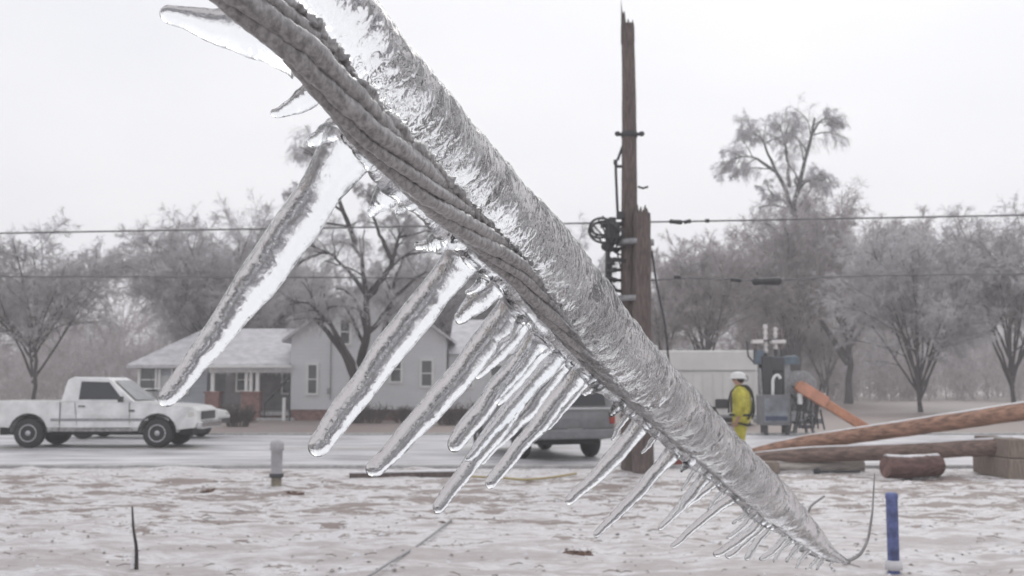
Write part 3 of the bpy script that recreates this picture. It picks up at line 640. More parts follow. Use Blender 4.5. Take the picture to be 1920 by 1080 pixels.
def pickup():
    # side view, facing +x (right); local x: 0 = front bumper, negative = rear
    p = gd(368, 841); root = thing("pickup_truck", "white pickup truck parked on the street at left, facing right", 'pickup truck', (p.x, p.y + .95, 0))
    W = .93
    prof = [(-5.3, .55), (-4.62, .5)] + arc(-4.15, .45) + [(-3.68, .42), (-1.45, .42)] + arc(-.98, .45) + [(-.5, .45), (-.06, .5), (0, .62), (-.02, .92), (-.16, 1.02), (-.6, 1.07), (-1.55, 1.13), (-1.62, 1.14), (-3.35, 1.14), (-3.37, 1.16), (-5.27, 1.16), (-5.3, .9)]
    b = MB(); b.prism(prof, -W, W, [.05 if z > .95 or z < .5 else 0 for x, z in prof]); b.build("body", M_white, root, .045, fix=True)
    cabp = [(-1.55, 1.12), (-2.2, 1.66), (-2.35, 1.74), (-3.15, 1.75), (-3.3, 1.68), (-3.4, 1.12)]
    c = MB(); c.prism(cabp, -W + .03, W - .03, [0, .16, .2, .2, .16, 0]); cab = c.build("cab", M_white, root, .04, fix=True)
    # side window (between pillars), windshield
    for sy in (-1, 1):
        g = MB(); q = [(-1.86, 1.19), (-2.26, 1.62), (-2.95, 1.64), (-2.95, 1.19)]
        vs = [(x, sy * (W - .03 - .2 * (z - 1.12) / .63 + .008), z) for x, z in q]; g.add(vs, [(0, 1, 2, 3)], False)
        g.add([(v[0], v[1] - sy * .03, v[2]) for v in vs], [(0, 1, 2, 3)], False)
        g.build("side_window", M_glass, root)
        h = MB(); h.box((-2.85, sy * (W + .012), 1.03), (.16, .03, .035), .008); h.build("door_handle", M_dark, root)
        h = MB(); h.box((-1.86, sy * (W + .1), 1.2), (.1, .2, .15), .03); h.build("mirror", M_dark, root)
        h = MB(); h.box((-.14, sy * (W - .17), .83), (.22, .3, .15), .03); h.build("headlight", mat("headlight_lens", (.6, .58, .55), .1, .1, 8), root)
        h = MB(); h.box((-1.62, sy * (W + .004), .92), (.14, .012, .04), .004); h.build("badge", M_dark, root)
        for x in (-.98, -4.15): wheel(root, x, sy * (W - .12), .37, sy)
        for xa in (-.98, -4.15): h = MB(); h.tube([(x, sy * (W + .001), z) for x, z in arc(xa, .46)], .022, 6); h.build("wheel_arch", M_black, root)
    for sy in (-1, 1):
        g = MB(); g.tube([(-1.68, sy * (W + .002), 1.12), (-1.66, sy * (W + .002), .5), (-2.95, sy * (W + .002), .47), (-3.02, sy * (W + .002), 1.12)], .009, 4); g.build("door_seam", M_dark, root)
        g = MB(); g.tube([(-3.38, sy * (W + .002), 1.14), (-3.38, sy * (W + .002), .45)], .012, 4); g.build("bed_seam", M_dark, root)
        g = MB(); g.box((-2.4, sy * (W + .006), .7), (2.4, .02, .06), .008); g.build("side_moulding", M_metal, root)
        g = MB(); g.box((-2.6, sy * (W - .01), .46), (2.0, .03, .1), .01); g.build("slush_crust", mat("road_slush", (.3, .29, .29), .7, .4, 12), root)
    g = MB(); g.tube([(-1.6, .7, 1.12), (-1.75, .72, 1.85)], .008, 4); g.build("antenna", M_dark, root)
    ws = MB(); ws.add([(-1.585, -.74, 1.17), (-1.585, .74, 1.17), (-2.18, .62, 1.655), (-2.18, -.62, 1.655)], [(0, 1, 2, 3)], False)
    ws.v = [(x + .012, y, z + .012) for x, y, z in ws.v]; ws.build("windshield", mat("frosted_glass", (.22, .23, .24), .25, .3, 3), root)
    g = MB(); g.box((.012, 0, .8), (.03, 1.15, .2), .01); g.build("grille", M_dark, root)
    g = MB(); g.box((.04, 0, .56), (.14, 1.84, .19), .04); g.build("bumper", M_chrome, root)
    g = MB(); g.box((-5.36, 0, .56), (.12, 1.8, .16), .04); g.build("bumper", M_chrome, root)
    g = MB(); g.box((-2.6, 0, .42), (4.8, 1.2, .2), .02); g.build("underbody", M_black, root)
pickup()
def sedan():
    p = gd(400, 824); root = thing("car", "white car mostly hidden behind the pickup, its nose showing", 'car', (p.x, p.y + .9, 0))
    W = .87
    prof = [(-4.6, .45)] + arc(-3.75, .42) + [(-3.3, .35), (-1.3, .35)] + arc(-.85, .42) + [(-.4, .38), (-.04, .42), (0, .62), (-.1, .78), (-.5, .86), (-1.35, .95), (-3.9, .98), (-4.55, .95), (-4.62, .7)]
    b = MB(); b.prism(prof, -W, W, [.06 if z > .85 else 0 for x, z in prof]); b.build("body", M_white, root, .05, fix=True)
    c = MB(); c.prism([(-1.3, .94), (-2.0, 1.36), (-2.3, 1.42), (-3.2, 1.41), (-3.9, .97)], -W + .05, W - .05, [0, .14, .17, .17, 0]); c.build("cabin", M_glass, root, .04, fix=True)
    c = MB(); c.box((-2.6, 0, 1.42), (1.15, 1.3, .04), .02); c.build("roof", M_white, root)
    for sy in (-1, 1):
        for x in (-.85, -3.75): wheel(root, x, sy * (W - .11), .33, sy)
        h = MB(); h.box((-.12, sy * .62, .68), (.2, .36, .12), .03); h.build("headlight", MATS["headlight_lens"], root)
    g = MB(); g.box((.0, 0, .5), (.06, 1.5, .14), .02); g.build("grille", M_dark, root)
sedan()
def van():
    # seen from its rear corner: rear face toward camera, left side visible
    p = gd(1078, 864); root = thing("van", "grey van seen from its rear corner behind the icicles, beside the broken pole", 'van', (p.x, p.y, 0), R(20))
    W = .92; H = 1.78
    # local +y forward, rear face at y=0
    def P(poly): return [(x, z) for x, z in poly]
    prof = [(0.03, .45)] + [(.62 + .4 - .4 * math.cos(math.pi * i / 10), .38 + .4 * math.sin(math.pi * i / 10)) for i in range(11)] + [(3.2, .4)] + [(3.28 + .4 - .4 * math.cos(math.pi * i / 10), .38 + .4 * math.sin(math.pi * i / 10)) for i in range(11)] + [(4.5, .45), (4.55, .8), (4.4, 1.0), (3.7, 1.12), (3.0, 1.7), (2.7, H), (.3, H), (.1, H - .06), (0, 1.05), (-.02, .6)]
    n = len(prof); ins = [0 if z < 1.08 else .1 * (z - 1.0) / .7 for _, z in prof]
    vs = [(-W + ins[i], y, z) for i, (y, z) in enumerate(prof)] + [(W - ins[i], y, z) for i, (y, z) in enumerate(prof)]
    fs = [tuple(range(n)), tuple(range(2 * n - 1, n - 1, -1))] + [(i, i + n, (i + 1) % n + n, (i + 1) % n) for i in range(n)]
    b = MB(); b.add(vs, fs, False); b.build("body", mat("grey_van_paint", (.22, .22, .23), .35, .3, 2.5, coat=.3), root, .05, fix=True)
    g = MB(); g.add([(-.70, -.0, 1.13), (.70, -.0, 1.13), (.64, .068, 1.62), (-.64, .068, 1.62)], [(0, 1, 2, 3)], False); g.v = [(x, y - .012, z) for x, y, z in g.v]; g.build("rear_window", M_glass, root)
    g = MB(); g.box((0, -.03, 1.07), (1.6, .05, .05), .015); g.build("trim_strip", M_chrome, root)
    g = MB(); g.box((0, -.012, .76), (1.76, .04, .2), .01); g.box((0, -.08, .55), (1.78, .18, .2), .04); g.build("bumper", mat("grey_bumper", (.2, .2, .21), .5, .2, 6), root)
    for s_ in (-1, 1):
        g = MB(); g.box((s_ * .84, -.02, .88), (.13, .06, .26), .02); g.build("tail_light", mat("red_lens", (.35, .04, .03), .2, .1, 8), root)
        g = MB(); g.box((s_ * (W + .004), 2.35, .6), (.03, 1.8, .3), .01); g.build("side_cladding", MATS.get("grey_bumper"), root)
        for y in (.95 + .07, 3.68):
            w_ = MB(); w_.lathe([(.22, -.11), (.33, -.11), (.36, -.07), (.365, 0), (.36, .07), (.33, .11), (.22, .11)], (s_ * (W - .12), y, .365), 28, 'x'); wo_ = w_.build("wheel", M_black, root)
            r_ = MB(); r_.lathe([(.22, 0), (.2, s_ * .01), (.1, -s_ * .03), (.06, s_ * .02), (0, s_ * .02)], (s_ * (W - .02), y, .365), 20, 'x'); r_.build("rim", M_rim, wo_, fix=True)
        g = MB()
        for (y0, y1) in ((.3, 1.4), (1.5, 2.5)):
            q = [(y0, 1.15), (y1, 1.15), (y1 - (.25 if y1 > 2 else 0), 1.6), (y0 + .02, 1.6)]
            g.add([(s_ * (W - .1 * (z - 1.0) / .7 + .008), y, z) for y, z in q], [(0, 1, 2, 3)], False)
        g.build("side_window", M_glass, root)
    g = MB(); g.box((0, 2.2, .42), (1.3, 4.0, .2), .02); g.build("underbody", M_black, root)
    g = MB(); g.box((0, -.01, .72), (.34, .02, .15), .005); g.build("number_plate", M_trim, root)
van()

# ------------------------------------------------------------------ houses and trailer
def siding_mat():
    m = bpy.data.materials.new("white_siding"); m.use_nodes = True; t = m.node_tree; b = t.nodes["Principled BSDF"]; b.inputs['Roughness'].default_value = .6
    tcn = t.nodes.new("ShaderNodeTexCoord"); sp = t.nodes.new("ShaderNodeSeparateXYZ"); t.links.new(tcn.outputs['Object'], sp.inputs[0])
    ml = t.nodes.new("ShaderNodeMath"); ml.operation = 'MULTIPLY'; ml.inputs[1].default_value = 6; t.links.new(sp.outputs[2], ml.inputs[0])
    fr = t.nodes.new("ShaderNodeMath"); fr.operation = 'FRACT'; t.links.new(ml.outputs[0], fr.inputs[0])
    bn = t.nodes.new("ShaderNodeBump"); bn.inputs['Strength'].default_value = .9; bn.inputs['Distance'].default_value = .03; t.links.new(fr.outputs[0], bn.inputs['Height']); t.links.new(bn.outputs[0], b.inputs['Normal'])
    n_ = t.nodes.new("ShaderNodeTexNoise"); n_.inputs['Scale'].default_value = 1.5; n_.inputs['Detail'].default_value = 6; t.links.new(tcn.outputs['Object'], n_.inputs['Vector'])
    r_ = t.nodes.new("ShaderNodeValToRGB"); r_.color_ramp.elements[0].position = .3; r_.color_ramp.elements[0].color = (.68, .69, .71, 1); r_.color_ramp.elements[1].color = (.77, .78, .80, 1)
    t.links.new(n_.outputs[0], r_.inputs[0]); t.links.new(r_.outputs[0], b.inputs['Base Color']); return m
M_siding = siding_mat()
M_panes = mat("window_panes", (.10, .105, .11), .12, .2, 2)
def window(parent, x, y, z, w_, h, muntin=True):
    f = MB()
    for dx in (-1, 1): f.box((x + dx * w_ / 2, y - .04, z), (.09, .1, h + .18), .01)
    for dz in (-1, 1): f.box((x, y - .045, z + dz * (h / 2 + .045)), (w_ - .09, .11, .09), .01)
    f.box((x, y - .035, z), (w_ - .09, .07, .05))
    fo = f.build("window", M_trim, parent)
    p = MB(); p.box((x, y - .012, z), (w_ - .04, .02, h)); p.build("pane", M_panes, fo)
def house_main():
    Y = 46.; s = Y / F; o = Vector((at(690, 718, Y).x, Y, 0)); root = thing("house", "white two-storey gabled house with dark porch behind the large forked tree", 'house', o)
    X = lambda px: at(px, 718, Y).x - o.x
    Z = lambda py: at(960, py, Y).z
    xl, xr, zb, ze, zp = X(545), X(835), Z(768), Z(632), Z(528); xm = (xl + xr) / 2
    zr_ = Z(690); M_icelump = mat('eave_ice', (.6, .6, .62), .15, .1, 5)
    b = MB(); pr = [(xl, zb), (xr, zb), (xr, ze), (xm, zp), (xl, ze)]; b.prism(pr, 0, 9); b.build("wall", M_siding, root, fix=True)
    f = MB(); f.box(((xl + xr) / 2, 4.5, zb / 2 - .01), (xr - xl - .06, 8.94, zb - .02 + .0)); f.build("foundation", M_brick, root)
    r = MB(); t = .14; ov = .35
    for sx, xe in ((-1, xl), (1, xr)):
        dx = xe - xm; sl = (zp - ze) / abs(dx); xo = xe + sx * ov; zo = ze - sl * ov
        q = [(xm, zp + .01), (xo, zo + .01), (xo, zo + t), (xm, zp + t + .03)]
        r.prism(q, -ov, 9 + ov)
    r.build("roof", M_shingle, root, fix=True)
    window(root, X(586), 0, Z(711), 19 * s, 52 * s); window(root, X(646), 0, Z(622), 20 * s, 44 * s); window(root, X(742), 0, Z(692), 22 * s, 46 * s)
    window(root, X(800), 0, Z(700), 22 * s, 46 * s)
    v = MB(); v.box((X(617), -.06, Z(733)), (.14, .12, .24), .02); v.build("meter_box", M_metal, root)
    v = MB(); v.tube([(X(620), -.05, Z(750)), (X(620), -.05, Z(640))], .025, 6); v.build("conduit", M_metal, root)
    gt = MB(); gt.box((X(468), -.24, zr_ + .06), ((545 - 385) * s, .13, .12), .02); gt.build("gutter", M_trim, root)
    for k in range(46):
        xx = X(388) + (X(543) - X(388)) * (k + rng.uniform(-.3, .3)) / 45
        gt = MB(); gt.tube([(xx, -.25, zr_ + .01), (xx, -.25, zr_ - rng.uniform(.08, .38))], [.03, .004], 6); gt.build("eave_icicle", M_icelump, root)
    # right wing
    w_ = MB(); wl, wr, wz = X(838), X(985), Z(662); w_.box(((wl + wr) / 2, 4.6, (wz + zb) / 2), (wr - wl, 7, wz - zb)); w_.build("wall", M_siding, root)
    w_ = MB(); w_.box(((wl + wr) / 2, 4.6, zb / 2 - .01), (wr - wl - .06, 6.9, zb - .02)); w_.build("foundation", M_brick, root)
    w_ = MB(); cz = wz; w_.add([(wl, .75, cz - .02), (wr + .4, .75, cz - .02), (wr + .4, 4.6, cz + 1.7), (wl, 4.6, cz + 1.7), (wr + .4, 8.5, cz - .02), (wl, 8.5, cz - .02)], [(0, 1, 2, 3), (3, 2, 4, 5), (0, 5, 4, 1)], False); w_.add([(wr, 1.1, cz - .02), (wr, 8.1, cz - .02), (wr, 4.6, cz + 1.6)], [(0, 1, 2)], False); w_.build("roof", M_shingle, root)
    window(root, X(872), 1.1, Z(705), 24 * s, 40 * s); window(root, X(930), 1.1, Z(705), 24 * s, 40 * s)
    # porch wing on the left
    pl, prr = X(392), X(545); zr, zf = Z(690), Z(772)
    w_ = MB(); w_.box(((pl + prr) / 2, 5.6, (zr + .35 + zf) / 2), (prr - pl - .02, 6, zr + .35 - zf)); w_.build("wall", mat("grey_porch_wall", (.22, .21, .21), .7, .3, 2), root)
    w_ = MB(); w_.box(((pl + prr) / 2, 1.35, zf - .08), (prr - pl - .04, 2.5, .16)); w_.build("porch_floor", M_concrete, root)
    w_ = MB(); w_.box(((pl + prr) / 2, 1.5, (zf - .16) / 2), (prr - pl - .2, 2.3, zf - .17)); w_.build("foundation", M_brick, root)
    w_ = MB(); q = [(pl - .4, -.15), (prr - .02, -.15)]
    w_.add([(pl - .4, -.15, zr), (prr - .03, -.15, zr), (prr - .03, 5, zr + 1.75), (pl - .4, 5, zr + 1.75), (prr - .03, 8.7, zr + .4), (pl - .4, 8.7, zr + .4),
            (pl - .4, -.15, zr + .16), (prr - .03, -.15, zr + .16), (prr - .03, 5, zr + 1.95), (pl - .4, 5, zr + 1.95), (prr - .03, 8.7, zr + .6), (pl - .4, 8.7, zr + .6)],
           [(0, 1, 2, 3), (3, 2, 4, 5), (6, 9, 8, 7), (9, 11, 10, 8), (0, 6, 7, 1), (0, 3, 9, 6), (3, 5, 11, 9), (4, 10, 11, 5)], False); w_.build("porch_roof", M_shingle, root, fix=True)
    w_ = MB(); w_.box(((pl + prr) / 2, .02, zr - .1), (prr - pl, .2, .2), .01); w_.build("porch_beam", M_trim, root)
    for px, wpx in ((461, 6), (470, 6), (482, 7), (398, 7)):
        c = MB(); c.box((X(px), .1, (zr - .2 + Z(735)) / 2), (wpx * s, .16, zr - .2 - Z(735)), .02); c.box((X(px), .1, Z(734)), (wpx * s * 1.35, .22, .07), .01); c.build("porch_column", M_trim, root)
    for px, wpx in ((472, 34), (400, 26)):
        c = MB(); c.box((X(px), .1, Z(737) / 2), (wpx * s, .6, Z(737)), .02); c.box((X(px), .1, Z(737) + .03), (wpx * s * 1.15, .7, .08), .01); c.build("brick_pier", M_brick, root)
    window(root, X(518), 2.62, Z(714), 26 * s, 46 * s); window(root, X(430), 2.62, Z(712), 30 * s, 40 * s)
    c = MB(); c.tube([(X(552), -.9, Z(704)), (X(512), -.4, Z(745)), (X(500), -.3, Z(757))], .055, 8); c.tube([(X(552), -.9, Z(704)), (X(552), -.9, 0)], .035, 8); c.tube([(X(500), -.3, Z(757)), (X(500), -.3, 0)], .035, 8); c.build("handrail", M_dark, root)
    c = MB(); c.box((X(538), -.5, Z(748) / 2), (.13, .13, Z(742)), .015); c.build("post", M_trim, root)
    for k in range(3):
        c = MB(); c.box((X(520), -.25 - k * .32, (zf - .25 - k * .25) / 2), (1.6, .32, zf - .25 - k * .25), .01); c.build("step", M_concrete, root)
house_main()
def house_left():
    Y = 50.; o = Vector((at(320, 718, Y).x, Y, 0)); root = thing("house", "low grey-blue house with pale iced roof at left behind the pickup", 'house', o)
    X = lambda px: at(px, 718, Y).x - o.x
    Z = lambda py: at(960, py, Y).z
    xl, xr, ze = X(258), X(388), Z(684); zp = Z(600)
    b = MB(); b.box(((xl + xr) / 2, 4, ze / 2), (xr - xl, 8, ze)); b.build("wall", mat("blue_grey_siding", (.38, .41, .45), .6, .2, 2, stretch=(.3, .3, 6)), root)
    # hipped roof
    x0, x1, y0, y1 = xl - .4, xr + .0, -.4, 8.4; a = X(352); c = x1
    r = MB(); r.add([(x0, y0, ze), (x1, y0, ze), (x1, y1, ze), (x0, y1, ze), (a, 4, zp), (c, 4, zp + .05), (x0, y0, ze - .16), (x1, y0, ze - .16), (x1, y1, ze - .16), (x0, y1, ze - .16)],
            [(0, 1, 5, 4), (1, 2, 5), (2, 3, 4, 5), (3, 0, 4), (0, 6, 7, 1), (1, 7, 8, 2), (2, 8, 9, 3), (3, 9, 6, 0), (9, 8, 7, 6)], False); r.build("roof", M_shingle, root, fix=True)
    for px in (278, 338): window(root, X(px), 0, Z(712), .75, 1.2)
    for px in (262, 300):
        p = MB(); p.box((X(px), -.08, ze / 2 - .1), (.12, .12, ze - .2), .01); p.build("corner_post", M_trim, root)
    d = MB(); d.box((X(314), -.03, .98), (.9, .08, 1.9), .01); d.build("door", mat("pale_door", (.5, .5, .5), .5, .1, 3), root)
house_left()
def trailer():
    Y = 40.; o = Vector((at(1335, 718, Y).x, Y, 0)); root = thing("trailer", "long white box trailer with a seam line behind the worker", 'trailer', o, R(-3))
    s = Y / F; X = lambda px: (px - 1335) * s; Z = lambda py: at(960, py, Y).z
    x0, x1, z0, z1 = X(1160), X(1420), Z(783), Z(657)
    b = MB(); b.box(((x0 + x1) / 2, 1.2, (z0 + z1) / 2), (x1 - x0, 2.4, z1 - z0), .05); b.build("box_body", mat("trailer_white", (.66, .65, .63), .5, .1, 1.2), root)
    b = MB(); b.box(((x0 + x1) / 2, -.012, Z(695)), (x1 - x0 - .1, .03, .04)); b.box(((x0 + x1) / 2, -.012, z0 + .05), (x1 - x0 - .1, .03, .1))
    b.build("seam_trim", M_metal, root)
    b = MB(); b.box((X(1352), -.02, Z(757)), (.46, .05, .34), .02); b.build("vent", M_black, root)
    b = MB()
    for k in range(14): b.box((x0 + (k + .5) * (x1 - x0) / 14, -.006, (Z(700) + z0 + .1) / 2), (.025, .02, Z(700) - z0 - .12))
    b.build("rib", mat("trailer_rib", (.6, .59, .58), .5, .1, 3), root)
    for x in (X(1200), X(1235)):
        for y in (.2, 2.2):
            w_ = MB(); w_.lathe([(.25, -.12), (.4, -.12), (.43, 0), (.4, .12), (.25, .12)], (x, y, .43), 24, 'y'); wo_ = w_.build("wheel", M_black, root)
            w_ = MB(); w_.lathe([(.25, -.02), (.1, .02), (0, .02)], (x, y - .06, .43), 16, 'y'); w_.build("rim", M_rim, wo_)
    b = MB(); b.box(((x0 + x1) / 2, 1.2, z0 - .12), (x1 - x0 - .6, 1.2, .16)); b.build("chassis", M_dark, root)
    b = MB()
    for y in (.3, 2.1): b.tube([(X(1405), y, z0 - .1), (X(1405), y, 0)], .05, 8); b.box((X(1405), y, .02), (.25, .25, .04))
    b.build("landing_leg", M_dark, root)
    b = MB(); b.tube([(X(1298), .5, z1), (X(1298), .5, z1 + .2)], .09, 10); b.lathe([(.13, 0), (.13, .05), (.02, .09)], (X(1278), .5, z1 + .03), 12); b.build("roof_vent", M_metal, root)
trailer()

# ------------------------------------------------------------------ utility rig
def rig():
    Y = 33.5; o = Vector((at(1450, 718, Y).x, Y, 0)); root = thing("utility_rig", "blue and black line rig with white insulators on its crossarm and an orange boom", 'utility rig', o)
    s = Y / F
    def A(px, py, d=0): return at(px, py, Y + d) - o
    X = lambda px: (px - 1450) * s
    gz = 0
    # black mast housing
    b = MB(); c = A(1447, 707); b.box((X(1436), 0, c.z), (20 * s, .5, 78 * s), .03); b.box((X(1458), .05, A(0, 705).z), (18 * s, .42, 72 * s), .03); b.box((X(1447), 0, A(0, 683).z), (42 * s, .46, 26 * s), .03); b.build("mast", M_dark, root)
    b = MB(); b.box((X(1456), -.02, A(0, 676).z), (82 * s, .3, 15 * s), .02); b.box((X(1424), -.02, A(0, 668).z), (16 * s, .34, 22 * s), .03); b.tube([A(1470, 674), A(1492, 671)], .1, 10); b.build("crossarm", M_blue, root)
    for px, top, base in ((1417, 612, 655), (1437, 606, 662), (1456, 612, 655), (1467, 616, 655)):
        b = MB(); pp = A(px, 650); zt = A(px, top).z; zb = A(px, base).z
        tall = px in (1437, 1456)
        b.tube([(X(px), 0, A(px, 672).z), (X(px), 0, zb)], .055, 10)
        io = b.build("insulator_stem", M_dark, root)
        b = MB(); prof = []; n_ = 5
        for k in range(n_):
            z = zb + (zt - zb) * k / n_; dz = (zt - zb) / n_; prof += [(.05, z), (.085 if tall else .07, z + dz * .3), (.05, z + dz * .8)]
        b.lathe(prof, (X(px), 0, 0), 16); b.build("insulator", M_porc if tall else mat("brown_porcelain", (.16, .12, .12), .3, .2, 8), io)
    for px in (1421, 1460):
        b = MB(); b.box((X(px), -.02, A(0, 641).z), (20 * s if px < 1440 else 26 * s, .3, 7 * s), .02); b.build("insulator_pad", M_porc, root)
    b = MB(); b.tube(resample([A(1449, 742, -.35), A(1449, 712, -.35), A(1453, 704, -.35), A(1460, 703, -.35), A(1463, 710, -.35)], 24), .05, 8); b.build("hose", M_trim, root)
    # tool cabinet with frame
    cz = A(0, 768).z
    b = MB(); b.box((X(1444), -.3, cz), (52 * s, .8, 56 * s), .03); bo = b.build("cabinet", mat("cabinet_grey", (.17, .17, .18), .5, .2, 5), root)
    b = MB(); b.box((X(1444), -.708, cz), (43 * s, .02, 44 * s), .005); b.build("panel", mat("blue_grey_panel", (.20, .215, .24), .35, .45, 2.5), bo)
    b = MB(); b.box((X(1444), -.715, A(0, 783).z), (40 * s, .03, 8 * s), .005); b.build("slot", mat("deep_blue", (.045, .06, .11), .4, .2, 5), bo)
    b = MB()
    for px in (1427, 1466): b.box((X(px), -.3, A(0, 797).z / 2), (.1, .6, A(0, 797).z), .01)
    b.build("support_leg", M_dark, root)
    # cable reel on its stand
    c = (X(1502), .2, A(0, 722).z); r = 27 * s; ro = None
    for dy in (-.28, .28):
        b = MB()
        b.lathe([(r * .86, dy - .03), (r, dy - .03), (r, dy + .03), (r * .86, dy + .03)], c, 36, 'y')
        for a in (0, math.pi / 3, 2 * math.pi / 3): b.tube([(c[0] - r * .9 * math.cos(a), c[1] + dy, c[2] - r * .9 * math.sin(a)), (c[0] + r * .9 * math.cos(a), c[1] + dy, c[2] + r * .9 * math.sin(a))], .03, 6)
        ro = b.build("reel_flange", M_metal, root)
    b = MB(); b.lathe([(r * .78, -.25), (r * .8, 0), (r * .78, .25)], c, 30, 'y'); b.build("wound_cable", mat("grey_cable", (.3, .3, .31), .6, .3, 30, stretch=(1, 8, 1)), ro)
    b = MB()
    for dy in (-.38, .38):
        b.tube([(c[0], c[1] + dy, c[2]), (X(1484), c[1] + dy, .0)], .07, 8); b.tube([(c[0], c[1] + dy, c[2]), (X(1520), c[1] + dy, .0)], .05, 8)
    b.tube([(X(1484), -.2, .03), (X(1484), .6, .03)], .06, 8); b.build("reel_stand", M_metal, root)
    # orange boom sloping down to the right
    p0, p1 = A(1493, 722, -.5), A(1628, 806, -.5); d = (p1 - p0).normalized()
    b = MB(); ang = math.atan2(-(p1.z - p0.z), p1.x - p0.x); L = (p1 - p0).length
    b.box(((p0.x + p1.x) / 2, p0.y, (p0.z + p1.z) / 2), (L, .3, .27), .03, 0, ang); bo = b.build("boom", M_orange, root)
    b = MB(); q = p0.lerp(p1, .22); b.box((q.x, q.y, q.z + .02), (L * .38, .4, .36), .03, 0, ang); b.build("boom_sleeve", mat("faded_orange", (.55, .25, .16), .5, .25, 4), bo)
    for k in range(9):
        b = MB(); xa = rng.uniform(1478, 1540); ya = rng.uniform(700, 760)
        b.tube(resample([A(xa, ya, -.45), A(xa + rng.uniform(-10, 20), ya + rng.uniform(8, 30), -.5), A(xa + rng.uniform(-16, 16), 785 + rng.uniform(-6, 12), -.45)], 14), rng.uniform(.018, .04), 6)
        b.build("hydraulic_hose", M_dark if k % 3 else M_metal, root)
    b = MB(); b.box((X(1475), .1, A(0, 735).z), (13 * s, .4, 120 * s), .03); b.box((X(1486), -.3, A(0, 780).z), (24 * s, .3, 20 * s), .03); b.tube([A(1424, 690, -.3), A(1428, 740, -.35)], .04, 8); b.build("control_column", M_metal, root)
    b = MB(); b.tube([A(1400, 640, .3), A(1403, 668, .2), A(1416, 682, 0)], .03, 6); b.tube([A(1430, 640, -.1), A(1466, 633, -.1)], .025, 6); b.build("jumper_cable", M_dark, root)
    # outriggers, hoses and chains below
    b = MB()
    for (xa, ya, xb, yb) in ((1500, 745, 1500, 803), (1512, 788, 1524, 778), (1502, 800, 1522, 800), (1512, 780, 1508, 800), (1530, 760, 1534, 804), (1538, 768, 1546, 806), (1527, 772, 1526, 803)):
        b.tube([A(xa, ya, -.4), A(xb, yb, -.4)], .055 if xa < 1515 else .028, 8)
    b.build("outrigger", M_dark, root)
    b = MB(); b.box((X(1512), .1, A(0, 762).z), (40 * s, .5, 26 * s), .04); b.box((X(1480), .3, .42), (120 * s, .8, .16), .02); b.build("deck", M_metal, root)
    b = MB(); b.tube([A(1500, 742, -.5), A(1500, 758, -.5)], .08, 10); b.ball(A(1500, 741, -.5), .1, 6); b.build("white_tank", M_trim, root)
rig()

